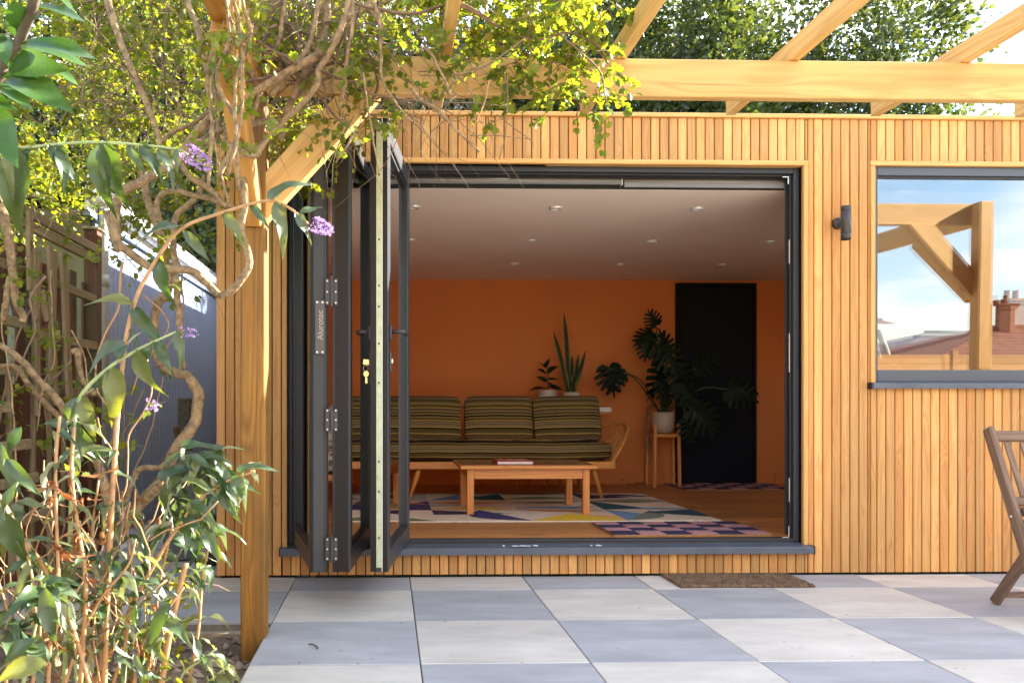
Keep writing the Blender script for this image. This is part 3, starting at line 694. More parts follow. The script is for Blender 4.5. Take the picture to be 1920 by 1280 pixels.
# engraved plate on the first leaf's edge
a, b_ = at(591, 563, YN), at(609, 664, YN)
pl = MB().box(a.x, b_.x, YN - .0075, YN - .0058, b_.z, a.z, 0, .0006)
for xx in (a.x + .009, b_.x - .009):
    for zz in (a.z - .009, b_.z + .009):
        pl.add([(xx + .0045 * math.cos(k * .7854), YN - .0085, zz + .0045 * math.sin(k * .7854)) for k in range(8)], [tuple(range(8))], 1)
ENGR = plain('engraved_metal', (0.085, 0.082, 0.078), 0.4, 0.4, 0.12, 8)
plate = pl.build('maker_plate', [ENGR, WHITEP], LA)
def textmesh(body, size, M, mat_, parent, name='lettering', ext=.0004, align='LEFT'):
    cu = bpy.data.curves.new('lettering', 'FONT'); cu.body = body; cu.size = size; cu.extrude = ext; cu.align_x = align
    tmp = bpy.data.objects.new('tmp', cu); C.objects.link(tmp)
    dg = bpy.context.evaluated_depsgraph_get(); dg.update()
    me = bpy.data.meshes.new_from_object(tmp.evaluated_get(dg)); bpy.data.objects.remove(tmp)
    me.materials.clear(); me.materials.append(mat_)
    return place(bpy.data.objects.new(name, me), parent, M)
LET = plain('pale_lettering', (0.34, 0.32, 0.28), 0.4, 0.3, 0.1)
t0 = at(605.5, 637, YN - .008)
textmesh('Alurotec', .036, Matrix.Translation((t0.x, YN - .0079, t0.z)) @ Matrix.Rotation(R(90), 4, 'X') @ Matrix.Rotation(R(90), 4, 'Z'), LET, LA)

# ------------------------------------------------------------------ the picture window
wf = MB(); x0, x1 = WX0 + TR, WX1 - TR; z1 = WZ1 - TR; z0 = WZ0 - .002
FWf = .062; y0w, y1w = 0.016, 0.075
wf.box(x0, x0 + .022, y0w, y1w, z0 + .036, z1, 0, .002)
wf.box(x1 - .03, x1, y0w, y1w, z0 + .036, z1, 0, .002)
wf.box(x0 + .0225, x1 - .0305, y0w, y1w, z1 - .048, z1 - .0005, 0, .002); wf.box(x0 + .0225, x1 - .0305, y0w + .012, y1w, z1 - .062, z1 - .0485, 1, .001)
wf.box(x0 + .0225, x1 - .0305, y0w, y1w, z0 + .036, z0 + .100, 0, .003)
wf.box(x0 + .0225, x0 + .030, y0w + .012, y1w, z0 + .1005, z1 - .0625, 1, .001)
win = wf.build('window', [ALU_L, ALU_IN], room)
zb, zt = z0 + .1, z1 - .062
TILT = R(0.75)
Mw = Matrix.Translation(((x0 + x1) / 2, .045, (zb + zt) / 2)) @ Matrix.Rotation(TILT, 4, 'X')
hw, hh = (x1 - x0) / 2 - .025, (zt - zb) / 2 + .004
MB().add([(-hw, 0, -hh), (hw, 0, -hh), (hw, 0, hh), (-hw, 0, hh)], [(0, 1, 2, 3)]).build('pane', GLASS_W, win, M=Mw)
ws = sill(WX0 - .003, WX1 + .02, WZ0 + .026, .030, -.035, .04, win, 'window_sill')
boxo('sill_end', ALU_IN, WX0 - .012, WX0 - .0035, -.036, .012, WZ0 - .006, WZ0 + .028, win)

# ------------------------------------------------------------------ wall lamp, blinds, ceiling lights
a, b_ = at(1586, 387, -.09), at(1586, 449, -.09)
lx = a.x; lamp = thing('wall_lamp', 'black cylindrical up and down lamp on the cedar wall beside the window', 'wall lamp', (lx, 0, (a.z + b_.z) / 2))
r = .0255
MB().lathe([(r - .003, -.088), (r, -.088), (r, -.058), (r - .001, -.0575), (r - .001, -.0565), (r, -.056), (r, .062), (r - .001, .0625), (r - .001, .0635), (r, .064), (r, .088), (r - .003, .088)], (lx, -.09, (a.z + b_.z) / 2), 28, 0, False).build('lamp_body', LAMPM, lamp, True)
MB().lathe([(r - .004, -.0855), (.001, -.0855)], (lx, -.09, (a.z + b_.z) / 2), 20).build('lens', plain('lamp_lens', (.7, .5, .28), .2), lamp)
MB().lathe([(r - .004, .0855), (.001, .0855)], (lx, -.09, (a.z + b_.z) / 2), 20).build('lens', plain('lamp_lens_top', (.5, .48, .45), .2), lamp)
zc_ = at(1576, 420, 0).z
MB().lathe([(.03, 0), (.03, .022), (.027, .026), (.012, .027), (.011, .062)], seg=24).build('wall_mount', LAMPM, lamp, True, Matrix.Translation((lx - .0, -.0015, zc_)) @ Matrix.Rotation(math.pi / 2, 4, 'X'))
for (pa, pb, ya, yb, lab) in ((560, 1163, 333, 345.5, 'dark roller blind rolled right up beside the folded doors'), (1168.5, 1476, 330, 353, 'dark roller blind with its hem lower, above the right of the doorway')):
    A, B = at(pa, ya, .14), at(pb, yb, .14)
    bl = thing('roller_blind', lab, 'blind', ((A.x + B.x) / 2, .14, A.z), 'roller blinds in the doorway')
    rr = .017; zc_ = at(1000, 333.5, .13).z - .017
    prof = [(rr, 0), (rr, B.x - A.x)]
    MB().lathe(prof, seg=20).build('blind_roll', BLIND, bl, True, Matrix.Translation((A.x, .135, zc_)) @ Matrix.Rotation(math.pi / 2, 4, 'Y'))
    zz = at(pb, yb, .12).z
    MB().box(A.x, B.x, .119, .1235, zz, zc_ - (.0 if yb > 350 else .012), 0, .002).box(A.x - .001, B.x + .001, .1165, .127, zz - .001, zz + (.024 if yb > 350 else .008), 1, .003).build('hem', [BLIND, plain('hem_bar', (.17, .165, .16), .4)], bl)
    for xx in (A.x - .004, B.x + .002): boxo('end_bracket', LAMPM if xx < B.x else WHITEP, xx, xx + .0035, .115, .153, zc_ - .022, zc_ + .024, bl)
    if pb > 1400:
        ch = MB(); cx = B.x - .026
        for s_, zz0 in ((0, .0), (.012, .003)):
            z = zc_ - .03
            while z > zc_ - .62:
                t_ = (zc_ - z) / .62; xq = cx + s_ + .012 * math.sin(t_ * 2.2); q = .0018
                ch.add([(xq - q, .125, z), (xq + q, .125, z), (xq, .125 - q, z), (xq, .125 + q, z), (xq, .125, z - q), (xq, .125, z + q)], [(0, 2, 5), (2, 1, 5), (1, 3, 5), (3, 0, 5), (2, 0, 4), (1, 2, 4), (3, 1, 4), (0, 3, 4)])
                z -= .0052
        tag(ch.build('bead_chain', WHITEP, bl), kind='stuff')
proto = None
names = {0: 'nearest the doorway', 1: 'halfway back', 2: 'nearest the back wall'}
for j, (yy, xs) in enumerate(((.58, (-.70, .155, 1.01, 1.87, 2.73, 3.6)), (1.58, (-.70, .157, 1.03, 1.91, 2.77, 3.63)), (2.54, (-.7, .16, 1.05, 1.94, 2.80, 3.65)))):
    for i, xx in enumerate(xs):
        pxx = PX + FOC * ((Vector((xx, yy, 0)) - CAM).dot(RT) / (Vector((xx, yy, 0)) - CAM).dot(FW))
        if not 640 < pxx < 1478: continue
        lab = ['downlight in the ceiling row %s, %s' % (names[j], w) for w in ('beside the folded doors', 'near the blinds\' meeting point', 'right of the middle', 'close to the right jamb', 'last')][min(5, max(0, i - 1))]
        if proto is None:
            proto = thing('ceiling_light', lab, 'downlight', (xx, yy, 2.1025), 'downlights in the ceiling')
            MB().lathe([(.025, -.004), (.029, -.013), (.035, -.0135), (.039, -.011), (.0425, -.0005)], (xx, yy, 2.1025), 24, 0, False).build('bezel', plain('bezel_white', (.80, .78, .75), .4, .35), proto, True)
            MB().lathe([(.0245, -.003), (.018, -.0005), (.001, -.0005)], (xx, yy, 2.1022), 20, 0, False).build('lens', plain('downlight_lens', (.10, .09, .08), .3), proto)
        else: copy_tree(proto, Matrix.Translation((xx, yy, 2.1025)), lab)

# ================================================================== PERGOLA
perg = thing('pergola', 'pale timber pergola of posts, beams, diagonal braces and sloping rafters over the patio', 'pergola', (1.7, -2.5, 0))
YB = -1.19                                        # front face of the main beam and posts
BZ0, BZ1 = CAM.z + (PY - 176) * 3.3 / FOC, CAM.z + (PY - 105) * 3.3 / FOC
pw = .097
PX0 = at(497.5, 800, YB).x - pw / 2               # post axis
PX1 = 4.05
bar('post', (PX0, YB + pw / 2, -.25), (PX0, YB + pw / 2, BZ1 + .045), pw, pw, POSTW, perg, ch=.006)
bar('post', (PX1, YB + pw / 2 + .05, -.05), (PX1, YB + pw / 2 + .05, BZ1 - .002), pw, pw, PINE, perg, ch=.006)
for x in (PX0, PX1): bar('post', (x, -4.95, -.2), (x, -4.95, BZ1), pw, pw, PINE, perg, ch=.006)
bar('beam', (PX0 + pw / 2 + .001, YB + .024, (BZ0 + BZ1) / 2), (PX1 + .05, YB + .024, (BZ0 + BZ1) / 2), BZ1 - BZ0, .048, PINE, perg, (0, 0, 1), ch=.004)
bar('beam', (PX0 - .3, -5.03, (BZ0 + BZ1) / 2), (PX1 + .3, -5.03, (BZ0 + BZ1) / 2), BZ1 - BZ0, .048, PINE, perg, (0, 0, 1), ch=.004)
for x in (PX0, PX1):
    ye = YB - .001 if x == PX0 else YB
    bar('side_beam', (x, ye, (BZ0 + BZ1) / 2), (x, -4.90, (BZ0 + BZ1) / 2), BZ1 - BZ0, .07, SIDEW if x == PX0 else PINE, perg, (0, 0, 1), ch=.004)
# diagonal braces in the plane of the beam, and along the side beams
def brace(xp, sgn):
    p = at(497, 372, YB + .045); h = BZ0 - p.z
    A = Vector((xp + sgn * (pw / 2 - .02), YB + .046, p.z - .02)); 
    B = Vector((xp + sgn * (pw / 2 + (at(672, 183, YB).x - at(497, 183, YB).x)), YB + .046, BZ0 + .0))
    bar('brace', A, B, .128, .075, PINE, perg, (0, 0, 1), ch=.004, cut1=-.95 if True else 0, cut0=.95)
brace(PX0, 1); brace(PX1, -1)
for x in (PX0, PX1):
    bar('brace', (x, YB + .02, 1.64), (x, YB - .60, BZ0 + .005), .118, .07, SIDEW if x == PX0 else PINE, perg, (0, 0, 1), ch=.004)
xr = at(1500, 106, YB).x - .021
k = -2
while True:
    x = xr + .69 * k
    if x > 3.3: break
    if x > -.4: bar('rafter', (x, -5.3, BZ1 + .001 + .038), (x, -.56, BZ1 + .001 + .038), .043, .076, PINE, perg, (1, 0, 0), ch=.002)
    k += 1

# ================================================================== NEIGHBOUR'S GARAGE
XG = -1.95
gar = thing('neighbour_garage', "blue grey clad outbuilding with white gutter and downpipe behind the fence", 'outbuilding', (-3.5, 4, 0))
boxo('wall', CREAMW, -5.2, XG - .022, 1.16, 7.2, -.2, 2.21, gar)
y = 1.17; k = 0
_pm = MB().box(-.009, .009, -.0455, .0455, 0, 2.37, 0, .008).mesh('plank', UPVC)
while y < 7.1:
    place(bpy.data.objects.new('plank', _pm), gar, Matrix.Translation((XG - .010, y + .05, -.18))); y += .1
rz = 2.20
boxo('fascia', UPVC_W, XG - .002, XG + .020, 1.0, 7.3, rz - .03, rz + .13, gar, .003)
MB().tube([(XG + .065, 1.02, rz + .065), (XG + .065, 7.3, rz + .05)], .052, 12).build('gutter', UPVC_W, gar, True)
boxo('roof', ROOFG, -5.4, XG + .03, .95, 7.35, rz + .135, rz + .19, gar)
boxo('soffit', UPVC, XG - .02, XG + .03, 1.02, 7.2, rz - .06, rz - .0305, gar)
MB().tube([(XG + .055, 1.19, -.1), (XG + .055, 1.19, 2.17), (XG + .06, 1.19, 2.25)], .034, 14).tube([(XG + .055, 1.19, 1.70), (XG + .055, 1.19, 1.78)], .039, 14).tube([(XG + .055, 1.19, .9), (XG + .055, 1.19, .97)], .039, 14).build('downpipe', PIPE, gar, True)
tag(boxo('far_wall', CONC, -2.6, -.9, 5.2, 5.35, -.2, 2.28), 'pebbledashed wall end seen past the corner of the cedar building', 'wall')

# ================================================================== FENCE WITH TRELLIS
XF = -1.85
fen = thing('trellis_fence', 'old weathered fence of red boards with broken square trellis', 'fence', (XF, -1, 0))
bar('post', (XF, .86, -.2), (XF, .86, 2.0), .085, .085, REDW, fen, (0, 1, 0)); bar('post', (XF, -.95, -.2), (XF, -.95, 1.95), .085, .085, OLDW, fen, (0, 1, 0)); bar('post', (XF, -2.8, -.2), (XF, -2.8, 1.95), .085, .085, OLDW, fen, (0, 1, 0))
MB().box(XF - .055, XF + .055, .805, .915, 2.002, 2.02, 0, .005).build('post_cap', OLDW, fen)
for (z, yy0, yy1) in ((1.875, -2.7, .80), (1.815, -2.7, .81), (1.57, -.9, .81), (1.30, -2.7, -.35), (1.28, -.1, .81), (1.07, -2.7, -.28), (.90, -2.7, -.55), (.72, -.62, -.28), (.55, -.6, -.2), (.36, -.58, .0), (.60, -2.7, -.9), (.99, .0, .81)):
    sg = rng.uniform(-.03, .02)
    xo = .088 if yy1 < .1 and z < 1.4 else .035
    bar('rail', (XF + xo, yy0, z + sg * .3), (XF + xo + rng.uniform(-.01, .02), yy1, z), .05, .026, OLDW, fen, (0, 0, 1), ch=.004)
y = -2.65
while y < .8:
    L = rng.uniform(.95, 1.75); z0 = rng.choice([.0, .1, .25]); lean = rng.uniform(-.05, .05)
    bar('slat', (XF + .058, y, z0), (XF + .058 + rng.uniform(-.015, .02), y + lean, min(1.86, z0 + L)), .036, .02, OLDW if y < .45 else REDW, fen, (0, 1, 0), ch=.004)
    y += rng.uniform(.15, .24)
for (px, p2, py0, py1) in ((118, 132, 470, 800), (92, 105, 460, 760), (100, 96, 470, 720), (66, 70, 470, 780), (78, 88, 545, 600), (55, 56, 395, 545)):
    A, B = atx(px, py0, XF + .10), atx(p2, py1, XF + .09)
    bar('slat', B, A, .07 if px in (100, 118) else .045, .02, OLDW, fen, (0, 1, 0), ch=.004)
y = -2.75
while y < .8:
    bar('board', (XF - .04, y + .05, -.1), (XF - .04 + rng.uniform(-.006, .006), y + .05 + rng.uniform(-.006, .006), rng.uniform(.98, 1.06) if y < -1.6 or rng.random() < .3 else rng.uniform(1.66, 1.80)), .098, .016, REDW, fen, (0, 1, 0), ch=.003)
    y += .104
MB().box(0, .004, -.03, .03, -.045, .045, 0, .002).build('metal_clip', plain('galvanised_clip', (.2, .2, .22), .5, .6), fen, M=Matrix.Translation(atx(104, 615, XF + .11)))

# ================================================================== INSIDE THE ROOM
F0 = FZ
# ---- striped fabric
def stripes(name, axis, period, dark=1.0):
    m, t, N, o = nodes(name)
    co = N('ShaderNodeTexCoord').outputs['Object']
    sp = N('ShaderNodeSeparateXYZ', {0: co}).outputs[axis]
    wob = N('ShaderNodeTexNoise', {'Vector': co, 'Scale': 3.0}).outputs['Fac']
    sp = N('ShaderNodeMath', {0: wob, 1: 0.02, 2: sp}, operation='MULTIPLY_ADD').outputs[0]
    f = N('ShaderNodeMath', {0: N('ShaderNodeMath', {0: sp, 1: 1.0 / period}, operation='MULTIPLY').outputs[0]}, operation='FRACT').outputs[0]
    OL, BK, GD, BR, GY, TN = (0.085, 0.066, 0.018), (0.006, 0.005, 0.004), (0.52, 0.36, 0.09), (0.13, 0.076, 0.036), (0.30, 0.255, 0.185), (0.20, 0.14, 0.055)
    seq = [(0, OL), (.07, BK), (.085, GY), (.10, BR), (.17, OL), (.21, GD), (.225, BR), (.26, OL), (.33, BK), (.365, GD), (.38, TN), (.43, GY), (.44, OL), (.47, GY), (.485, BR), (.53, GD), (.545, OL), (.60, TN), (.64, BK), (.68, GD), (.695, OL), (.76, GY), (.77, BR), (.83, BK), (.845, GD), (.86, OL), (.93, TN)]
    c = ramp(N, f, seq, 'CONSTANT')
    wv = N('ShaderNodeTexNoise', {'Vector': co, 'Scale': 220.0, 'Detail': 2.0}).outputs['Fac']
    c = N('ShaderNodeVectorMath', {0: c, 3: N('ShaderNodeMapRange', {0: wv, 3: 0.6 * dark, 4: 1.5 * dark}).outputs[0]}, operation='SCALE').outputs[0]
    p = N('ShaderNodeBsdfPrincipled', {'Base Color': c, 'Roughness': 0.92, 'Specular IOR Level': 0.2, 'Normal': N('ShaderNodeBump', {'Strength': 0.3, 'Distance': 0.004, 'Height': wv}).outputs[0]})
    t.links.new(p.outputs[0], o.inputs[0]); return m
STR_B = stripes('striped_back_fabric', 2, 0.34); STR_S = stripes('striped_seat_fabric', 2, 0.26, 0.95)
PIPING = plain('cushion_piping', (0.07, 0.055, 0.03), 0.9)
def pillow(name, mat_, w, d, h, M, parent, n=12, px_=7.0, py_=2.6, wob=0.0, seed=0, axis='z'):
    """rounded cushion w (x), d (y, its thickness), h (z); origin at the base centre"""
    vs = {}; V = []; F = []
    def vid(i, j, k):
        key = (i, j, k)
        if key not in vs:
            x, y, z = i / n * 2 - 1, j / n * 2 - 1, k / n * 2 - 1
            r = (abs(x) ** px_ + abs(z) ** px_) ** (1 / px_); e = min(1, max(abs(x), abs(z)))
            bx = max(abs(x), abs(z), 1e-6); sc_ = bx / max(r, 1e-6)
            X, Z = x * sc_, z * sc_
            th = (1 - min(1, e) ** 5 * 0.55)
            Y = y * th
            if abs(y) > .999: X, Z = X * .965, Z * .965
            w_ = wob * mn.noise((x * 2 + seed, y * 2, z * 2 + seed)) if wob else 0
            vs[key] = len(V); V.append((X * w / 2 + w_ * .3, Y * d / 2 + w_, (Z + 1) * h / 2 + w_ * .6))
        return vs[key]
    for a in range(n):
        for b in range(n):
            F.append((vid(a, b, 0), vid(a, b + 1, 0), vid(a + 1, b + 1, 0), vid(a + 1, b, 0))); F.append((vid(a, b, n), vid(a + 1, b, n), vid(a + 1, b + 1, n), vid(a, b + 1, n)))
            F.append((vid(a, 0, b), vid(a + 1, 0, b), vid(a + 1, 0, b + 1), vid(a, 0, b + 1))); F.append((vid(a, n, b), vid(a, n, b + 1), vid(a + 1, n, b + 1), vid(a + 1, n, b)))
            F.append((vid(0, a, b), vid(0, a, b + 1), vid(0, a + 1, b + 1), vid(0, a + 1, b))); F.append((vid(n, a, b), vid(n, a + 1, b), vid(n, a + 1, b + 1), vid(n, a, b + 1)))
    o = MB().add(V, F).build(name, mat_, parent, True, M); return o

# ---- studio couch
couch = thing('studio_couch', 'low wooden studio couch with olive striped cushions and spindled arm against the orange wall', 'sofa', (0.85, 2.4, F0))
sx0, sx1, sy0, sy1 = -0.16, 1.76, 2.02, 2.72
zr = at(1000, 872, sy0).z
b = MB(); b.box(sx0, sx1, sy0, sy0 + .035, zr - .03, zr + .028, 0, .006); b.box(sx0, sx1, sy1 - .035, sy1, zr - .03, zr + .028, 0, .006); b.box(sx0, sx0 + .04, sy0 + .0355, sy1 - .0355, zr - .03, zr + .028, 0, .004); b.box(sx1 - .04, sx1, sy0 + .0355, sy1 - .0355, zr - .03, zr + .028, 0, .004)
for k in range(9): xx = sx0 + .15 + k * .2; b.box(xx, xx + .05, sy0 + .0355, sy1 - .0355, zr, zr + .012)
b.build('seat_frame', BEECHX, couch)
for (xa, ya, dx, dy) in ((at(787, 880, sy0 + .06).x, sy0 + .06, -.085, -.04), (sx1 - .16, sy0 + .06, .07, -.0), (sx0 + .28, sy1 - .06, -.05, .06), (sx1 - .16, sy1 - .06, .05, .06)):
    MB().tube([(xa, ya, zr - .02), (xa + dx * .25, ya + dy * .25, zr - .08), (xa + dx, ya + dy, F0 + .006)], [.016, .022, .012], 10).build('leg', BEECH, couch, True)
for i, xl in enumerate((735, 874, 1006)):
    xr_ = (866, 1003, 1133)[i]; yb = 2.42
    A, B = at(xl, 828, yb), at(xr_, 745, yb)
    w = B.x - A.x; h = (B.z - A.z) / math.cos(R(14)) + .02
    M = Matrix.Translation(((A.x + B.x) / 2, yb + .09, A.z - .012)) @ Matrix.Rotation(R(-13), 4, 'X') @ Matrix.Rotation(R((.5, -.4, -1.4)[i]), 4, 'Y')
    o = pillow('back_cushion', STR_B, w, .15, h, M, couch, 14, 9, 2.6, .010, i * 3.1)
b = MB()
zs = zr + .02
for yy in (sy1 - .02,):
    for k in range(20):
        xx = sx0 + .1 + k * .09; b.tube([(xx, yy, zr), (xx, yy + .10, zr + .46)], .006, 6)
    b.tube([(sx0 + .02, yy + .10, zr + .46), (sx1 - .02, yy + .10, zr + .46)], .016, 8)
    for xx in (sx0 + .04, sx0 + .58, sx0 + 1.25, sx1 - .04): b.box(xx - .03, xx + .03, yy - .01, yy + .012, zr, zr + .1); b.tube([(xx, yy, zr), (xx, yy + .1, zr + .46)], .016, 8)
b.build('back_rail', BEECH, couch, True)
sc = pillow('seat_cushion', STR_S, sx1 - sx0 + .02, .66, at(900, 828, 2.35).z - zr - .03 + .03, Matrix.Translation(((sx0 + sx1) / 2 + .01, 2.355, zr + .016)), couch, 16, 6, 2.6, .012, 5)
# the hooped arm with spindles
def arm(sgn, xb):
    T0 = Vector((xb - sgn * .02, sy0 + .05, zr + .01)); 
    hoop = smooth_path([T0, T0 + Vector((sgn * .09, .06, .11)), T0 + Vector((sgn * .185, .20, .245)), T0 + Vector((sgn * .215, .37, .30)), T0 + Vector((sgn * .17, .52, .30)), T0 + Vector((sgn * .07, .62, .27)), T0 + Vector((sgn * .0, .66, .14)), T0 + Vector((sgn * -.0, .65, .01))], 5)
    q = MB(); q.tube(hoop, .0145, 9)
    for k in range(8):
        f = (k + 1) / 9; y0_ = T0.y + .08 + f * .50
        hp = min(hoop[6:-6], key=lambda v: abs(v.y - (T0.y + .14 + f * .44)) + (0 if v.z > zr + .12 else 9))
        q.tube([(xb, y0_, zr), hp], .0078, 6)
    q.build('arm', BEECH, couch, True)
arm(1, sx1)
arm(-1, sx0)

# ---- coffee table
ct = thing('coffee_table', 'low rectangular wooden coffee table standing on the patterned rug', 'table', (0.93, 1.36, F0))
tz = .518; X0, X1, Y0, Y1 = .474, 1.385, 1.06, 1.70
DARKTOP = wood('dark_table_top', (0.16, 0.065, 0.022), (0.24, 0.10, 0.034), (0.30, 0.13, 0.045), axis=0, objvar=.02, rough=.28)
MB().box(X0, X1, Y0, Y1, tz - .026, tz, 0, .004).build('top', TEAKX, ct)
MB().box(X0 + .012, X1 - .012, Y0 + .03, Y1 - .01, tz + .0003, tz + .0015).build('top_veneer', DARKTOP, ct)
for x in (X0 + .07, X1 - .07):
    for y_ in (Y0 + .055, Y1 - .06): MB().box(x - .023, x + .023, y_ - .023, y_ + .023, F0 + .012, tz - .0265, 0, .003).build('leg', TEAK, ct)
for y_ in (Y0 + .05, Y1 - .055): boxo('apron', TEAKX, X0 + .0935, X1 - .0935, y_ - .011, y_ + .011, tz - .092, tz - .0265, ct, .002)
for x in (X0 + .068, X1 - .068): boxo('apron', TEAK, x - .011, x + .011, Y0 + .0785, Y1 - .0835, tz - .092, tz - .0265, ct, .002)
# book
bk_ = thing('book', 'red book with white lettering lying on the coffee table', 'book', (.83, 1.25, tz))
bA, bB = at(932, 869, 1.14), at(996, 869, 1.14)
x0, x1 = bA.x, bB.x + .015; y0_, y1_ = 1.13, 1.42; RED = plain('red_cover', (.42, .035, .03), .35, 0, .04); PAPER = plain('paper_edge', (.74, .70, .64), .8, 0, .08, 200)
zb_ = tz + .0022
MB().box(x0, x1, y0_, y1_, zb_, zb_ + .0025, 0).box(x0, x1, y0_, y1_, zb_ + .0185, zb_ + .021, 0).box(x0, x0 + .003, y0_, y1_, zb_ + .0026, zb_ + .0184, 0).build('cover', RED, bk_)
boxo('pages', PAPER, x0 + .0035, x1 - .004, y0_ + .004, y1_ - .004, zb_ + .0028, zb_ + .0182, bk_)
WL = plain('white_lettering', (.8, .78, .74), .5, 0, .03)
textmesh('RED', .115, Matrix.Translation((x0 + .02, y1_ - .155, zb_ + .0213)), WL, bk_, ext=.0002)
MB().box(x0 + .09, x1 - .02, y0_ + .05, y0_ + .062, zb_ + .0212, zb_ + .0215).build('lettering_line', plain('yellow_lettering', (.7, .5, .1), .5), bk_)

# ---- rug with the cut-pile pattern
rug = thing('patterned_rug', 'large multicoloured rug of triangles and petals on the wooden floor', 'rug', (.9, 1.62, F0))
PAL = dict(cream=(.58, .48, .355), purple=(.07, .045, .14), navy=(.055, .045, .17), yellow=(.62, .40, .02), orange=(.52, .17, .03), green=(.16, .24, .075), olive=(.27, .27, .12), blue=(.13, .22, .36), teal=(.02, .09, .12), grey=(.37, .34, .30), plum=(.075, .03, .075), sage=(.23, .27, .21), amber=(.62, .33, .09))
PK = list(PAL); PM = [plain('rug_' + k, tuple(min(.8, c * (1.35 if max(PAL[k]) > .3 else .85)) for c in PAL[k]), .95, 0, .12, 40, bump=.5, bscale=260) for k in PK]
rb = MB(); rx0, ry0, cw, chh, hh = -.3, .78, .60, .565, .011
zt_ = F0 + .012
rb.box(rx0, rx0 + 4 * cw, ry0, ry0 + 3 * chh, F0 + .001, zt_ - .0012, PK.index('cream'), .003)
def poly(pts, col, lift=0.0):
    rb.add([(rx0 + u * cw, ry0 + v * chh, zt_ + lift) for u, v in pts], [tuple(range(len(pts)))], PK.index(col))
def petal(a, c, col, bulge, lift=.0009, n=12):
    """leaf shape bulging to the left of a->c only"""
    ax, ay = a; cx, cy = c; dx, dy = cx - ax, cy - ay; pts = []
    for k in range(n + 1): t_ = k / n; s_ = bulge * math.sin(math.pi * t_); pts.append((ax + dx * t_ - dy * s_, ay + dy * t_ + dx * s_))
    if bulge < 0: pts = pts[::-1]
    poly(pts, col, lift)
cells = {  # (col,row): [ (kind, from, to, colour, bulge) ... ]
 (0, 0): [('t', (0, 0), (1, 0), (0, 1), 'olive'), ('p', (0, 0), (1, 0), 'green', .28)], (1, 0): [('t', (0, .55), (.0, 1), (.9, .62), 'plum'), ('p', (1, 0), (.55, 1.0), 'navy', .36)],
 (2, 0): [('t', (0, 0), (1, 0), (.5, .62), 'yellow'), ('t', (1, 0), (.5, .62), (1, .4), 'amber'), ('p', (0, .98), (1, .9), 'orange', -.16)], (3, 0): [('t', (0, 1), (0, 0), (.45, .5), 'blue'), ('p', (0, 0), (.5, .9), 'sage', -.26), ('t', (.35, .72), (1, 1), (1, .3), 'teal')],
 (0, 1): [('t', (0, 0), (1, 0), (1, 1), 'navy'), ('p', (0, 1), (1, .6), 'orange', .2)], (1, 1): [('p', (0, .1), (1, 0), 'yellow', .24), ('p', (0, .9), (1, .8), 'orange', -.2), ('t', (0, .3), (0, .9), (.5, .5), 'grey')],
 (2, 1): [('p', (1, .35), (0, .3), 'blue', .26), ('p', (1, 1), (0, .8), 'sage', .2), ('t', (0, 0), (1, 0), (.0, .3), 'grey')], (3, 1): [('t', (0, 0), (0, 1), (.55, .1), 'teal'), ('p', (0, .95), (1, .9), 'green', -.17), ('p', (0, .98), (1, 1), 'olive', .12), ('p', (1, 0), (.3, .05), 'blue', -.2)],
 (0, 2): [('t', (0, 0), (1, 0), (1, 1), 'grey'), ('p', (0, 1), (1, .9), 'orange', -.22)], (1, 2): [('t', (0, .1), (1, .2), (.5, .9), 'blue'), ('t', (.4, .2), (1, .1), (1, .95), 'teal')],
 (2, 2): [('p', (0, .3), (1, .2), 'green', .25), ('p', (0, .95), (1, 1), 'olive', -.18)], (3, 2): [('t', (0, .2), (0, .95), (.7, .4), 'plum'), ('p', (.2, .6), (1, .5), 'purple', .3), ('p', (.2, .3), (1, 0), 'grey', .1)]}
for (ci, ri), items in cells.items():
    for q, it in enumerate(items):
        if it[0] == 't': poly([(ci + p[0], ri + p[1]) for p in it[1:4]][::1], it[4], .0003 + .0004 * q)
        else: petal((ci + it[1][0], ri + it[1][1]), (ci + it[2][0], ri + it[2][1]), it[3], it[4], .0003 + .0004 * q)
rb.build('rug_pile', PM, rug)

# ---- chequered coir mats
MN = plain('mat_navy', (.022, .022, .075), .95, 0, .2, 80, bump=.8, bscale=220); MPk = plain('mat_pink', (.50, .25, .25), .95, 0, .18, 80, bump=.8, bscale=220); MC = plain('mat_coir', (.36, .19, .08), .95, 0, .3, 80, bump=.8, bscale=220)
def mat_check(x0, x1, y0, y1, nx, ny, lab, zb):
    t_ = thing('chequered_mat', lab, 'mat', ((x0 + x1) / 2, (y0 + y1) / 2, zb))
    q = MB(); q.box(x0, x1, y0, y1, zb + .001, zb + .011, 2)
    cw_, ch_ = (x1 - x0) / nx, (y1 - y0) / ny
    for i in range(nx):
        for j in range(ny):
            q.box(x0 + i * cw_ + .003, x0 + (i + 1) * cw_ - .003, y0 + j * ch_ + .002, y0 + (j + 1) * ch_ - .002, zb + .0112, zb + .016 + rng.uniform(-.0006, .0006), (i + j) % 2, .002)
    q.build('mat_pile', [MN, MPk, MC], t_)
mat_check(1.255, 2.145, .185, .70, 6, 4, 'pink and navy chequered mat just inside the doorway', F0)
mat_check(2.58, 3.55, 2.78, 3.36, 7, 4, 'pink and navy chequered mat before the dark inner door', F0)

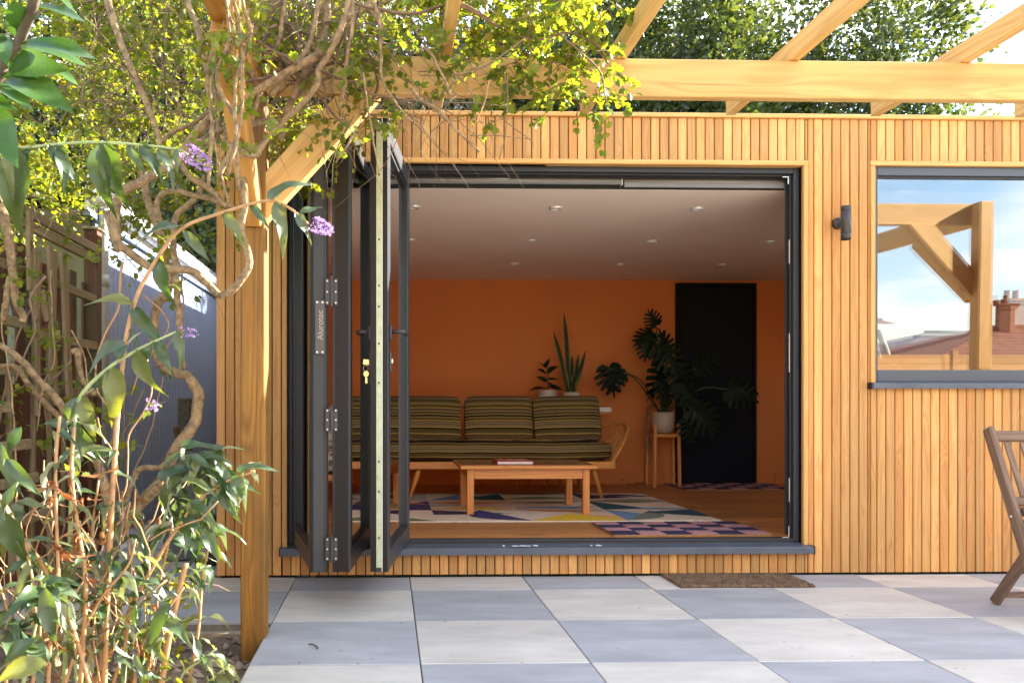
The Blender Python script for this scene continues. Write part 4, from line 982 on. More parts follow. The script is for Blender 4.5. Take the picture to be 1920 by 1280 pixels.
# ---- narrow table behind the couch with books
nt_ = thing('narrow_table', 'narrow wooden table behind the couch carrying two potted plants', 'table', (1.5, 3.15, F0))
nz = at(1140, 771, 3.05).z - .002; nx0, nx1 = at(985, 770, 3.05).x, at(1146, 770, 3.05).x - .03
boxo('top', TEAK, nx0, nx1, 3.0, 3.34, nz - .025, nz, nt_, .003)
for px_ in (972, 1028, 1052):
    A = at(px_, 820, 3.05); MB().tube([(A.x - .0, 3.05, nz - .026), (A.x - .015, 3.04, F0 + .002)], [.017, .009], 8).build('leg', BEECH, nt_, True)
MB().tube([(nx0 + .1, 3.29, nz - .026), (nx0 + .08, 3.31, F0 + .002)], [.017, .009], 8).build('leg', BEECH, nt_, True)
for q, (dz, dx) in enumerate(((0.0005, .0), (.0205, -.004))):
    g = thing('book', ('white book at the bottom of the pair on the narrow table', 'white book on top of the pair on the narrow table')[q], 'book', (nx1 - .04, 3.1, nz), 'white books behind the couch')
    MB().box(nx1 - .12 + dx, nx1 + .03 + dx, 3.03, 3.22, nz + dz, nz + dz + .003).box(nx1 - .12 + dx, nx1 + .03 + dx, 3.03, 3.22, nz + dz + .015, nz + dz + .018).build('cover', WHITEP, g)
    boxo('pages', PAPER, nx1 - .118 + dx, nx1 + .026 + dx, 3.034, 3.216, nz + dz + .0032, nz + dz + .0148, g)

# ---- leaf templates
def lance(L, w, droop=.25, n=7, fold=.25, wave=0.0, seed=0):
    """leaf along +Y, folded on its midrib, curling and drooping to -Z; returns (V, F)"""
    r_ = random.Random(seed); V = []; F = []; ph = r_.uniform(0, 6); tw_ = r_.uniform(-1, 1) * wave * 5; bend = r_.uniform(-1, 1) * wave
    for i in range(n + 1):
        t_ = i / n; hw = w / 2 * (math.sin(math.pi * min(1, t_ ** .72 + .015)) ** .9 + .02) * (1 - .12 * t_)
        y = L * t_ * (1 - .12 * droop * t_); z = -droop * L * t_ * t_; cx_ = bend * L * t_ * t_
        a_ = tw_ * t_; za = wave * w * 1.6 * math.sin(9 * t_ + ph); zb_2 = wave * w * 1.6 * math.sin(8 * t_ + ph + 2)
        V += [(cx_ - hw * math.cos(a_), y, z + fold * hw + za - hw * math.sin(a_)), (cx_ - hw * .5, y, z + fold * hw * .34 + za * .3 - hw * .5 * math.sin(a_)), (cx_, y, z), (cx_ + hw * .5, y, z + fold * hw * .34 + zb_2 * .3 + hw * .5 * math.sin(a_)), (cx_ + hw * math.cos(a_), y, z + fold * hw + zb_2 + hw * math.sin(a_))]
    for i in range(n):
        a = i * 5
        for q in range(4): F.append((a + q, a + q + 1, a + q + 6, a + q + 5))
    return V, F
def tmesh(name, T, mat_, smooth=True):
    me = bpy.data.meshes.new(name); me.from_pydata([tuple(v) for v in T[0]], [], T[1]); me.materials.append(mat_); setsm(me, smooth); return me
def leaf_obj(me, p, d, parent, s=1.0, up=(0, 0, 1), roll=0.0, name='leaf'):
    d = Vector(d).normalized(); u = Vector(up); x = d.cross(u)
    if x.length < 1e-3: x = d.orthogonal()
    x.normalize(); z = x.cross(d)
    Mx = Matrix((x, d, z)).transposed().to_4x4()
    return place(bpy.data.objects.new(name, me), parent, Matrix.Translation(Vector(p)) @ Mx @ Matrix.Rotation(roll, 4, 'Y') @ Matrix.Scale(s, 4))

# ---- potted plants on the narrow table
def pot(parent, x, y, z0, r, h, mat_, taper=.94, name='pot'):
    MB().lathe([(r * taper * .9, 0), (r * taper, .006), (r, h - .004), (r - .003, h), (r - .010, h - .002), (r - .014, h - .03), (.001, h - .03)], (x, y, z0), 28).build(name, mat_, parent, True)
    MB().lathe([(r - .0145, 0), (.001, .004)], (x, y, z0 + h - .028), 16, 0, False).build('soil', SOILM, parent)
A, B = at(1009, 731, 3.12), at(1044, 731, 3.12)
rub = thing('rubber_plant', 'small dark leaved rubber plant in a white pot behind the couch', 'plant', ((A.x + B.x) / 2, 3.12, nz))
px_, rr = (A.x + B.x) / 2, (B.x - A.x) / 2
pot(rub, px_, 3.12, nz, rr, A.z - nz, POTW)
MB().tube([(px_, 3.12, A.z - .04), (px_ + .005, 3.12, A.z + .12), (px_ - .005, 3.12, A.z + .26)], [.007, .005, .003], 6).build('stem', BARKD, rub, True)
fic = tmesh('leaf', lance(.15, .075, .15, 6), HOUSEL)
for (lx, ly, tx, ty) in ((1026, 728, 992, 727), (1028, 724, 1056, 728), (1026, 715, 1006, 704), (1026, 712, 1048, 708), (1024, 700, 1009, 690), (1024, 698, 1046, 684), (1022, 690, 1030, 670), (1022, 690, 1010, 674), (1026, 718, 1040, 722), (1024, 704, 1036, 694)):
    p, q = at(lx, ly, 3.12 + rng.uniform(-.03, .03)), at(tx, ty, 3.10 + rng.uniform(-.08, .05)); leaf_obj(fic, p, q - p, rub, (q - p).length / .15, (0, -.6, .8), rng.uniform(-.4, .4))
A, B = at(1055, 735, 3.15), at(1086, 735, 3.15)
sn = thing('snake_plant', 'tall snake plant with upright sword leaves in a white pot', 'plant', ((A.x + B.x) / 2, 3.15, nz))
px_, rr = (A.x + B.x) / 2, (B.x - A.x) / 2
pot(sn, px_, 3.15, nz, rr, A.z - nz, POTW)
SNK, t_, N_, o_ = nodes('snake_plant_leaf')
c_ = N_('ShaderNodeTexCoord').outputs['Object']
bz = N_('ShaderNodeTexNoise', {'Vector': N_('ShaderNodeMapping', {'Vector': c_, 'Scale': (6, 30, 6)}).outputs[0], 'Scale': 3.0, 'Detail': 3.0}).outputs['Fac']
xa = N_('ShaderNodeMath', {0: N_('ShaderNodeSeparateXYZ', {0: c_}).outputs[0]}, operation='ABSOLUTE').outputs[0]
edge = N_('ShaderNodeMapRange', {0: xa, 1: .013, 2: .016}).outputs[0]
cc = N_('ShaderNodeMix', {0: edge, 6: ramp(N_, bz, [(.4, (.007, .017, .006)), (.6, (.020, .036, .012))]), 7: (.16, .15, .03, 1)}, data_type='RGBA').outputs[2]
t_.links.new(N_('ShaderNodeBsdfPrincipled', {'Base Color': cc, 'Roughness': .55, 'Specular IOR Level': .2}).outputs[0], o_.inputs[0])
for (bx, by, tx, ty, w) in ((1066, 740, 1060, 585, .040), (1066, 740, 1040, 620, .036), (1070, 740, 1101, 657, .036), (1068, 740, 1075, 665, .036), (1073, 742, 1078, 700, .034), (1070, 742, 1088, 662, .03), (1062, 740, 1056, 690, .03)):
    p, q = at(bx, by, 3.15), at(tx, ty, 3.15 + rng.uniform(-.05, .02)); L = (q - p).length
    V = []; F = []; n_ = 10
    for i in range(n_ + 1):
        t2 = i / n_; hw = w / 2 * (.75 + .4 * math.sin(math.pi * min(1, t2 * .9 + .1))) * (1 - max(0, (t2 - .8) / .2) ** 1.5 * .97)
        s_ = .012 * math.sin(t2 * 5)
        V += [(-hw + s_, L * t2, .25 * hw), (s_, L * t2, 0), (hw + s_, L * t2, .25 * hw)]
    for i in range(n_): a = i * 3; F += [(a, a + 1, a + 4, a + 3), (a + 1, a + 2, a + 5, a + 4)]
    leaf_obj(tmesh('leaf', (V, F), SNK), p, q - p, sn, 1, (0, -1, .2), rng.uniform(-.5, .5))

# ---- plant stand and the Swiss cheese plant
st = thing('plant_stand', 'tall four legged wooden plant stand beside the dark inner door', 'plant stand', (at(1243, 900, 3.1).x, 3.15, F0))
legs = [(1228, 3.06), (1272, 3.06), (1213, 3.28), (1261, 3.28)]
for (lx, ly) in legs:
    q, p = at(lx, 800, ly), at(lx + (2 if lx > 1240 else -1), 905, ly)
    bar('leg', (p.x, ly, F0 + .001), (q.x, ly, .752), .028, .028, BEECH, st, ch=.003)
sz = at(1243, 816, 3.1).z
for a_, b_2 in ((0, 1), (2, 3), (0, 2), (1, 3)):
    p, q = at(legs[a_][0], 800, legs[a_][1]), at(legs[b_2][0], 800, legs[b_2][1]); dv_ = (q - p).normalized() * .015
    bar('stretcher', (p.x + dv_.x, p.y + dv_.y, sz), (q.x - dv_.x, q.y - dv_.y, sz), .03, .018, BEECH, st, (0, 0, 1), ch=.002)
A, B = at(1222.5, 772, 3.16), at(1265, 772, 3.16)
mon = thing('cheese_plant', 'large Swiss cheese plant with split leaves in a cream pot on the stand', 'plant', ((A.x + B.x) / 2, 3.16, sz + .02))
px_, rr = (A.x + B.x) / 2, (B.x - A.x) / 2; z0 = sz + .016; z1 = A.z
MB().lathe([(rr * .55, 0), (rr * .82, .02), (rr * .95, .06), (rr, .12), (rr * .985, z1 - z0 - .003), (rr * .95, z1 - z0), (rr * .90, z1 - z0 - .03), (.001, z1 - z0 - .03)], (px_, 3.16, z0), 30).build('pot', POTC, mon, True)
half = [(0, -.02), (.20, -.17), (.40, -.10), (.50, .06), (.22, .10), (.24, .14), (.56, .17), (.585, .29), (.20, .25), (.21, .30), (.55, .40), (.53, .51), (.17, .41), (.17, .46), (.47, .62), (.42, .71), (.12, .57), (.12, .62), (.33, .82), (.25, .90), (.06, .74), (.04, .98), (0, 1.04)]
def monstera(seed):
    r_ = random.Random(seed); V = []; F = []
    def bend(x, y): return (x, y - .02, -.38 * y * y - .25 * x * x + .06 * math.sin(6 * x + seed))
    mid = [(0, k / 8 * 1.04) for k in range(9)]
    for s_ in (1, -1):
        # radial lobes as strips from the midrib so that the blade can bend
        b0 = len(V); pts = half
        for (x, y) in pts: V.append(bend(s_ * x, y))
        # fans: each outline pair joined to a midrib point
        mb = len(V)
        for (x, y) in mid: V.append(bend(0, y))
        for i in range(len(pts) - 1):
            ym = (pts[i][1] * .5 + pts[i + 1][1] * .5 - .12); k = min(8, max(0, int(round(ym / 1.04 * 8))))
            k = max(k, 0); f = (b0 + i, b0 + i + 1, mb + k); F.append(f if s_ > 0 else f[::-1])
        # close the spine between successive fan apexes
        ks = [min(8, max(0, int(round((pts[i][1] * .5 + pts[i + 1][1] * .5 - .12) / 1.04 * 8)))) for i in range(len(pts) - 1)]
        for i in range(len(ks) - 1):
            if ks[i + 1] != ks[i]: f = (b0 + i + 1, mb + ks[i + 1], mb + ks[i]); F.append(f if s_ > 0 else f[::-1])
    return V, F
MM = [tmesh('leaf', monstera(k), HOUSEL, False) for k in range(3)]
base = Vector((px_, 3.16, z1 - .01))
ML = [((1142, 690), (1160, 745), .26, 3.0), ((1165, 700), (1125, 720), .20, 3.05), ((1250, 660), (1240, 600), .22, 3.1), ((1236, 655), (1252, 668), .27, 2.95), ((1222, 625), (1195, 640), .2, 3.2), ((1215, 640), (1213, 668), .18, 3.1), ((1240, 690), (1235, 745), .30, 3.0), ((1262, 690), (1290, 720), .26, 3.05), ((1275, 720), (1310, 750), .28, 2.95), ((1305, 690), (1320, 680), .22, 3.1), ((1300, 770), (1330, 790), .30, 2.9), ((1370, 730), (1395, 740), .26, 3.0), ((1290, 790), (1300, 815), .22, 2.9), ((1240, 720), (1262, 752), .22, 2.9), ((1230, 608), (1222, 590), .15, 3.05)]
for k, (a_, t2, s_, yy) in enumerate(ML):
    p, q = at(a_[0], a_[1], yy), at(t2[0], t2[1], yy - .05)
    mid_ = base.lerp(p, .55) + Vector((0, 0, .10 if p.z > base.z else .22))
    MB().tube(smooth_path([base + Vector((rng.uniform(-.02, .02), rng.uniform(-.02, .02), -.02)), mid_, p], 5), [.006] * 11, 6).build('stem', plain('house_stem', (.03, .06, .015), .5) if k == 0 else bpy.data.materials['house_stem'], mon, True)
    leaf_obj(MM[k % 3], p, q - p, mon, s_, (rng.uniform(-.3, .3), -.9, .45), rng.uniform(-.5, .5))
b = MB()
for k in range(7):
    a_ = at(rng.uniform(1215, 1235), 790, 3.1); b.tube(smooth_path([base, at(1222 + rng.uniform(-6, 6), 760, 3.08), at(1213 + rng.uniform(-5, 5), rng.uniform(780, 850), 3.07), at(1216 + rng.uniform(-8, 10), rng.uniform(830, 890), 3.07)], 4), .0022, 5)
b.build('air_root', BARKD, mon, True)
cb_ = MB()
for k in range(4): cb_.tube(smooth_path([atz(1166 + k * 4, 898 + k, F0 + .05 - k * .01), atz(1180, 905 + rng.uniform(-3, 3), F0 + .004), atz(1195, 903 + rng.uniform(-3, 4), F0 + .01), atz(1212, 898 + 3 * k, F0 + .03)], 6), .004, 6)
tag(cb_.build('power_cable', BLACKP, None, True), 'tangle of black cable on the floor under the plant stand', 'cable')

# ---- armchair half hidden behind the folded doors
ac = thing('armchair', 'wooden armchair with flowered cushion seen through the folded glass doors', 'armchair', (-.42, 1.6, F0))
FLO, t_, N_, o_ = nodes('flowered_fabric')
c_ = N_('ShaderNodeTexCoord').outputs['Object']
vo = N_('ShaderNodeTexVoronoi', {'Vector': c_, 'Scale': 17.0}).outputs['Distance']
nz_ = N_('ShaderNodeTexNoise', {'Vector': c_, 'Scale': 22.0, 'Detail': 5.0}).outputs['Fac']
fm = N_('ShaderNodeMix', {0: .6, 2: vo, 3: nz_}).outputs[0]
t_.links.new(N_('ShaderNodeBsdfPrincipled', {'Base Color': ramp(N_, fm, [(.36, (.10, .07, .05)), (.42, (.24, .22, .18)), (.47, (.50, .46, .38)), (.62, (.55, .5, .42)), (.68, (.25, .18, .1))]), 'Roughness': .9}).outputs[0], o_.inputs[0])
x0, x1 = -.74, -.12; ys = 1.35; zs_ = at(620, 890, ys).z
boxo('seat_frame', BEECH, x0, x1, ys, ys + .62, zs_ - .045, zs_, ac, .006)
pillow('seat_cushion', FLO, x1 - x0 - .03, .58, .16, Matrix.Translation(((x0 + x1) / 2, ys + .30, zs_ + .002)), ac, 10, 6, 2.6, .01, 2)
pillow('back_cushion', FLO, x1 - x0 - .06, .15, .34, Matrix.Translation(((x0 + x1) / 2, ys + .52, zs_ + .13)) @ Matrix.Rotation(R(-14), 4, 'X'), ac, 10, 8, 2.6, .01, 4)
for xx in (x0 + .05, x1 - .05):
    for yy, dx in ((ys + .05, -.04), (ys + .56, .05)): MB().tube([(xx, yy, zs_ - .046), (xx + (.05 if xx > -.4 else -.05) * .5, yy + dx, F0 + .002)], [.021, .011], 8).build('leg', BEECH, ac, True)
    MB().tube(smooth_path([(xx, ys + .03, zs_ - .01), (xx, ys + .0, zs_ + .15), (xx, ys + .06, zs_ + .225), (xx, ys + .35, zs_ + .23), (xx, ys + .58, zs_ + .2)], 5), .015, 8).build('arm', BEECH, ac, True)

# ================================================================== FOLDING CHAIR ON THE PATIO
fc = thing('folding_chair', 'weathered wooden folding chair standing on the slabs before the cedar wall', 'chair', (2.9, -.85, 0))
cx0, cx1 = 2.675, 3.105
topL, botL = at(1853, 806, -.690), None
def P3(x, y, z): return Vector((x, y, z))
Yt, Zt = -.690, topL.z; Yf, Zf = -1.035, 0.0
cx0 = topL.x
def onback(z): f = (z - Zf) / (Zt - Zf); return Yf + (Yt - Yf) * f
for x in (cx0, cx0 + .43):
    bar('back_post', P3(x, Yf, .004), P3(x, Yt, Zt + .01), .028, .056, CHAIRW, fc, ch=.007)
    xi = x + (.027 if x == cx0 else -.027)
    bar('leg', P3(xi, -.690, .004), P3(xi, -1.045, .455), .024, .052, CHAIRW, fc, ch=.006)
xa_, xb_ = cx0 + .0135, cx0 + .4165
def rail(name, z, h, t2=.02, dy=0.0): bar(name, P3(xa_, onback(z) + dy, z), P3(xb_, onback(z) + dy, z), h, t2, CHAIRW, fc, (0, onback(z + .1) - onback(z), .1), ch=.004)
rail('top_rail', Zt - .028, .05); rail('cross_rail', .482, .038)
for k in range(5):
    x = xa_ + (xb_ - xa_) * (k + .75) / 5.5
    bar('slat', P3(x, onback(.50) , .502), P3(x, onback(Zt - .053), Zt - .054), .030, .010, CHAIRW, fc, ch=.003)
for k in range(6):
    yy = -.80 - k * .053; bar('seat_slat', P3(xa_ + .03, yy, .445 + .006 * k * 0), P3(xb_ - .03, yy, .445), .045, .014, CHAIRW, fc, (0, 1, 0), ch=.003)
bar('seat_rail', P3(xa_ + .045, -.77, .428), P3(xa_ + .045, -1.10, .428), .02, .02, CHAIRW, fc); bar('seat_rail', P3(xb_ - .045, -.77, .428), P3(xb_ - .045, -1.10, .428), .02, .02, CHAIRW, fc)
MB().tube([(xa_ - .02, onback(.40) , .40), (xb_ + .02, onback(.40), .40)], .006, 8).build('metal_rod', LAMPM, fc, True)
bar('stretcher', P3(xa_ + .02, -.728, .050), P3(xb_ - .02, -.728, .050), .028, .014, CHAIRW, fc, (0, 0, 1), ch=.003)
MB().lathe([(.008, 0), (.008, .006), (.003, .009)], seg=10).build('bolt', STEEL, fc, True, Matrix.Translation((cx0 - .013, onback(.42), .42)) @ Matrix.Rotation(-math.pi / 2, 4, 'Y'))

# ================================================================== THINGS LEFT IN THE PASSAGE
A, B = at(368, 962, .35), at(402, 1063, .35)
bx = thing('black_crate', 'black plastic box with a label strip standing by the corner of the cedar wall', 'box', ((A.x + B.x) / 2, .4, 0))
MB().box(A.x - .01, B.x + .06, .35, .62, .0, A.z - .03, 0, .012).box(A.x - .02, B.x + .07, .34, .63, A.z - .0295, A.z, 0, .006).build('box_body', BLACKP, bx)
LBL = plain('label_paper', (.42, .40, .36), .6, 0, .1, 30)
lb = MB().box(A.x, A.x + .065, .346, .3495, .03, A.z - .05, 0)
for k, m in enumerate((1, 2, 3, 1, 2)): lb.box(A.x + .008, A.x + .058, .3445, .3459, .14 + k * .028, .158 + k * .028, m)
lb.build('label_strip', [LBL, plain('label_brown', (.18, .09, .04), .6), plain('label_red', (.3, .06, .05), .6), plain('label_ochre', (.35, .22, .06), .6)], bx)
GRAN = plain('speckled_granite', (.12, .12, .125), .7, 0, .55, 220)
lsl = bar('granite_offcut', at(340, 1070, .5) * 1 + Vector((0, 0, .0)), at(332, 868, .75), .20, .04, GRAN, None, (1, 0, 0), ch=.004)
lsl.location.z = 0.002
tag(lsl, 'speckled dark stone slab leaning in the passage beside the black box', 'stone slab')
tag(bar('leaning_board', (at(372, 1060, .75).x, .95, .0), atx(330, 800, at(352, 900, 1.2).x), .09, .022, REDW, None, (0, 1, 0)), 'dark board propped up in the passage behind the vine', 'board')
A, B = at(338, 745, 1.5), at(356, 1000, 1.5)
tag(bar('stump_post', ((A.x + B.x) / 2, 1.5, 0), ((A.x + B.x) / 2, 1.5, A.z), .085, .085, plain('mossy_stump', (.10, .085, .06), .95, 0, .5, 60, bump=.8), None, ch=.008), 'short mossy concrete post standing in the passage', 'post')

# ================================================================== PLANTS AND TREES
HAW = ([(0, 0, 0), (.10, .16, .03), (.36, .22, .09), (.26, .38, .06), (.46, .55, .11), (.24, .62, .06), (.24, .86, .05), (0, 1.0, -.05), (0, .3, 0), (0, .62, -.01),
        (-.10, .16, .03), (-.36, .22, .09), (-.26, .38, .06), (-.46, .55, .11), (-.24, .62, .06), (-.24, .86, .05)],
       [(0, 1, 2, 3, 8), (8, 3, 4, 5, 9), (9, 5, 6, 7), (0, 8, 12, 11, 10), (8, 9, 14, 13, 12), (9, 7, 15, 14)])
DIAM = ([(0, 0, 0), (.32, .45, .08), (0, 1, -.06), (-.32, .45, .08)], [(0, 1, 2), (0, 2, 3)])
OVAL = ([(0, 0, 0), (.22, .25, .05), (.27, .55, .06), (0, 1, -.06), (-.27, .55, .06), (-.22, .25, .05), (0, .5, 0)], [(0, 1, 6), (1, 2, 6), (2, 3, 6), (3, 4, 6), (4, 5, 6), (5, 0, 6)])

# ------------------------------------------------------------------ the climber: traced stems
clb = thing('climbing_shrub', 'old climbing shrub with twisted bare stems and small lobed leaves sprawling over the pergola', 'climber', (-1.0, -1.0, 0))
def stem(pts, r0, r1=None, Y=-1.35, name='stem', mat_=BARK, jitter=.0, nsub=7):
    """pts: (px,py) or (px,py,Y)"""
    P = [at(p[0], p[1], p[2] if len(p) > 2 else Y) for p in pts]
    P = smooth_path(P, nsub); n = len(P); r1 = r1 if r1 is not None else r0
    k = (Y - CAM.y) / FOC
    rad = [.84 * (r0 + (r1 - r0) * i / (n - 1)) * k * (1 + .16 * mn.noise((P[i].x * 14, P[i].y * 14, P[i].z * 14 + r0))) for i in range(n)]
    P = [p + Vector((mn.noise((p.z * 16, r0, 1.3)), mn.noise((p.x * 16, r0, 7.7)), mn.noise((p.z * 13, 4.4, r0)))) * .006 for p in P]
    return MB().tube(P, rad, 10 if r0 > 4 else 6).build(name, mat_, clb, True)
stem([(225, 1180), (208, 1080), (205, 1000), (200, 930), (185, 870), (150, 815), (108, 752), (75, 715), (27, 665), (-20, 640)], 12, 7, -1.25)
stem([(150, 815), (110, 780), (60, 730), (30, 690), (-20, 690)], 8, 5, -1.2)
stem([(208, 1040), (225, 985), (262, 945), (302, 900), (330, 840), (352, 815), (367, 785), (372, 745), (366, 725), (352, 706), (330, 700), (304, 684), (292, 655), (287, 615), (296, 568), (316, 541), (313, 500), (298, 436), (284, 395), (274, 360), (270, 320)], 14, 8, -1.05)
stem([(225, 1000), (235, 940), (262, 880), (300, 875), (330, 850)], 7, 6, -1.1)
stem([(343, 692), (336, 600), (328, 500), (325, 440), (333, 405), (352, 385), (372, 360), (385, 330)], 7.5, 6, -1.15)
stem([(200, 400), (215, 450), (228, 462), (262, 490), (285, 503), (309, 504), (340, 505), (366, 511), (390, 533), (410, 554), (430, 549), (450, 528), (465, 495), (463, 465), (455, 440), (452, 415), (459, 385), (458, 345), (448, 312), (437, 285), (428, 255), (433, 215), (444, 150), (452, 90), (465, 40), (470, -30)], 9, 7.5, -1.38)
stem([(222, 470), (216, 425), (218, 385), (228, 360), (262, 342), (300, 322), (330, 305), (345, 285), (365, 255), (400, 218), (440, 192), (484, 168), (530, 140), (571, 118), (610, 95), (632, 70), (650, 40), (655, -10)], 10.5, 9, -1.45)
stem([(299, 415), (296, 385), (303, 364), (330, 357), (363, 366), (395, 372), (422, 384), (445, 388)], 7, 5, -1.3)
stem([(339, 299), (345, 315), (362, 335), (396, 356), (425, 388)], 8, 6, -1.35)
stem([(198, -20), (212, 40), (232, 95), (262, 165), (283, 215), (298, 255), (300, 275)], 8, 5.5, -1.5)
stem([(345, -20), (358, 20), (376, 80), (390, 135), (408, 200)], 6.5, 6, -1.5)
stem([(362, 268), (400, 270), (437, 276), (462, 290), (480, 292), (490, 280), (508, 252), (535, 225), (560, 200), (582, 178), (596, 155), (598, 132), (612, 110), (628, 80), (648, 30), (658, -20)], 7, 6.5, -1.5)
stem([(376, 268), (400, 250), (430, 240), (470, 232), (512, 228), (530, 240), (527, 262)], 7.5, 7, -1.3)
stem([(300, 268), (330, 245), (362, 232), (400, 205), (440, 195)], 5, 6, -1.4)
stem([(408, 260), (412, 200), (415, 150), (425, 110), (445, 85), (462, 82)], 6, 6, -1.3)
stem([(420, 200), (440, 150), (458, 100), (470, 60), (495, 30), (520, 0), (525, -30)], 6, 8, -1.35)
stem([(480, 290), (470, 240), (484, 190), (505, 130), (520, 80), (530, 30), (540, -30)], 5, 5, -1.35)
stem([(505, 180), (540, 140), (570, 100), (585, 70), (592, 30), (604, -20)], 5.5, 5.5, -1.4)
stem([(548, 185), (570, 140), (600, 90), (610, 50), (614, 0), (616, -30)], 7, 8.5, -1.35)
stem([(585, 95), (582, 60), (600, 20), (625, -20)], 5, 6, -1.3)
stem([(535, 220), (548, 190), (575, 160), (600, 110), (640, 60), (690, 10), (705, -10)], 8, 7, -1.25)
stem([(640, 190), (648, 150), (652, 100), (660, 60), (662, 0), (660, -30)], 4.5, 4.5, -1.5)
stem([(638, 205), (642, 180), (650, 120)], 3, 4, -1.5)
stem([(700, 0), (712, 40), (714, 100), (718, 150), (735, 180), (760, 215), (772, 228)], 4.5, 2.5, -1.5)
stem([(690, 10), (705, 30), (716, 60), (713, 85)], 7, 5, -1.3)
stem([(680, 140), (690, 195), (700, 260), (708, 318)], 2.6, 2, -1.6)
stem([(660, 255), (650, 275), (640, 288), (630, 303)], 3, 2, -1.6)
stem([(770, 165), (795, 190), (822, 205), (850, 240), (880, 268), (900, 285)], 4.2, 3, -1.55)
stem([(795, 90), (815, 110), (828, 140), (846, 178)], 4, 3, -1.55)
stem([(860, 10), (900, 30), (950, 60), (1010, 75), (1060, 62), (1120, 85), (1140, 120)], 3.2, 2, -1.5, mat_=TWIG)
stem([(640, -5), (700, 15), (780, 25), (860, 5), (930, 45)], 4, 3, -1.45, mat_=TWIG)
stem([(1045, 60), (1120, 130), (1135, 180)], 2.5, 1.5, -1.6, mat_=TWIG)
stem([(850, 145), (910, 125), (945, 100), (985, 70)], 2.5, 1.5, -1.6, mat_=TWIG)
stem([(918, 150), (905, 200), (880, 255)], 1.6, 1.2, -1.6, mat_=CANE)
stem([(952, 140), (950, 200), (945, 260), (936, 300)], 1.4, 1, -1.6, mat_=TWIG)
stem([(930, 215), (990, 262), (1000, 278)], 1.3, .8, -1.6, mat_=TWIG); stem([(880, 255), (930, 255), (995, 262)], 1.5, .8, -1.6, mat_=TWIG); stem([(690, 176), (800, 190), (905, 192)], 1.6, .9, -1.6, mat_=TWIG)
stem([(0, 385), (12, 420), (25, 520), (28, 560), (42, 590), (40, 602)], 10, 8, -1.2); stem([(5, 600), (12, 560), (20, 520)], 8, 8, -1.2)
stem([(135, 660), (145, 660), (150, 690), (160, 720), (180, 740)], 7, 6, -1.0)
stem([(-10, 930), (30, 1010), (55, 1120), (90, 1200), (120, 1290)], 14, 12, -1.9)
for k in range(5):
    x_ = rng.uniform(405, 470); stem([(x_ + rng.uniform(-25, 25), 330 + rng.uniform(-40, 60)), (x_ + rng.uniform(-22, 22), 240), (x_ + rng.uniform(-22, 22), 150), (x_ + rng.uniform(-10, 40), 70), (x_ + rng.uniform(-10, 60), -30)], rng.uniform(2.5, 6), rng.uniform(2.5, 5.5), rng.uniform(-2.0, -1.75))
for k in range(16):
    x_, y_ = rng.uniform(-10, 330), rng.uniform(380, 760); P_ = [(x_, y_)]
    for q in range(4): P_.append((P_[-1][0] + rng.uniform(-45, 45), P_[-1][1] + rng.uniform(30, 95)))
    stem(P_, rng.uniform(1.2, 3.4), rng.uniform(1, 2.6), rng.uniform(-1.6, -.9), mat_=rng.choice([BARK, TWIG, CANE]))
# dry wandering twigs all through the crown (too many to pick apart)
tw = MB()
def twig(p, d, L, r, n=6, bend=.5, droop=.15):
    P = [Vector(p)]; d = Vector(d).normalized()
    for k in range(n):
        d = (d + Vector((rng.gauss(0, bend), rng.gauss(0, bend), rng.gauss(0, bend) - droop)) * .35).normalized(); P.append(P[-1] + d * (L / n))
    tw.tube(P, [r * (1 - .7 * i / n) for i in range(n + 1)], 4, 0, False)
    return P
sprays = []     # (pos, dir) of leaves
FRONT = []
def spray(p, d, L, nl, size, front=False, droop=.25):
    P = twig(p, d, L, .0022, 6, .55, droop)
    for k in range(nl):
        f = rng.uniform(.1, 1) * (len(P) - 1); i = min(len(P) - 2, int(f)); q = P[i].lerp(P[i + 1], f - i)
        t_ = (P[i + 1] - P[i]).normalized()
        dd = (t_ * .6 + Vector((rng.gauss(0, .7), rng.gauss(0, .7), rng.gauss(-.25, .6)))).normalized()
        (FRONT if front else sprays).append((q + dd * .004, dd, size * rng.uniform(.55, 1.25)))
def region(px0, py0, px1, py1, Y0, Y1, n, nl, size=.034, L=.22, front=False, droop=.25, dirz=0.0):
    for k in range(n):
        px_, py_ = rng.uniform(px0, px1), rng.uniform(py0, py1)
        p = at(px_, py_, rng.uniform(Y0, Y1))
        spray(p, (rng.gauss(0, 1), rng.gauss(0, .7), rng.gauss(dirz, .6)), L * rng.uniform(.6, 1.4), nl, size, front, droop)
region(180, -180, 640, 90, -1.0, -.1, 190, 18)
region(480, 40, 640, 100, -1.0, -.4, 26, 14)
region(150, -60, 400, 300, -.9, .5, 190, 20)
region(600, -180, 810, 50, -1.1, -.3, 90, 16)
region(800, -160, 1140, 40, -1.6, -.8, 170, 20, L=.2, droop=.1)
region(840, 10, 1130, 100, -1.6, -1.05, 46, 20, L=.18)
region(1040, 80, 1130, 180, -1.55, -1.3, 20, 18, L=.2, front=True, dirz=-.5)
region(850, 100, 990, 140, -1.5, -1.25, 12, 14, L=.16, front=True, dirz=-.6)
region(880, 190, 930, 235, -1.5, -1.35, 5, 14, L=.09, front=True, droop=0)
region(640, 60, 765, 150, -1.5, -1.22, 24, 15, L=.2, front=True, dirz=-.5)
region(690, 190, 770, 235, -1.5, -1.3, 6, 14, L=.13, front=True, dirz=-.4)
region(610, 205, 650, 230, -1.42, -1.3, 4, 14, L=.16, front=True, dirz=-1.)
region(490, 215, 660, 290, -.9, -.25, 60, 20)
region(495, 290, 600, 350, -.8, -.3, 16, 18)
region(-40, -60, 260, 330, -.9, .8, 210, 20, .036)
region(0, 300, 330, 420, -.3, .9, 55, 18, .034)
region(430, 100, 620, 330, -1.1, -.7, 24, 12)
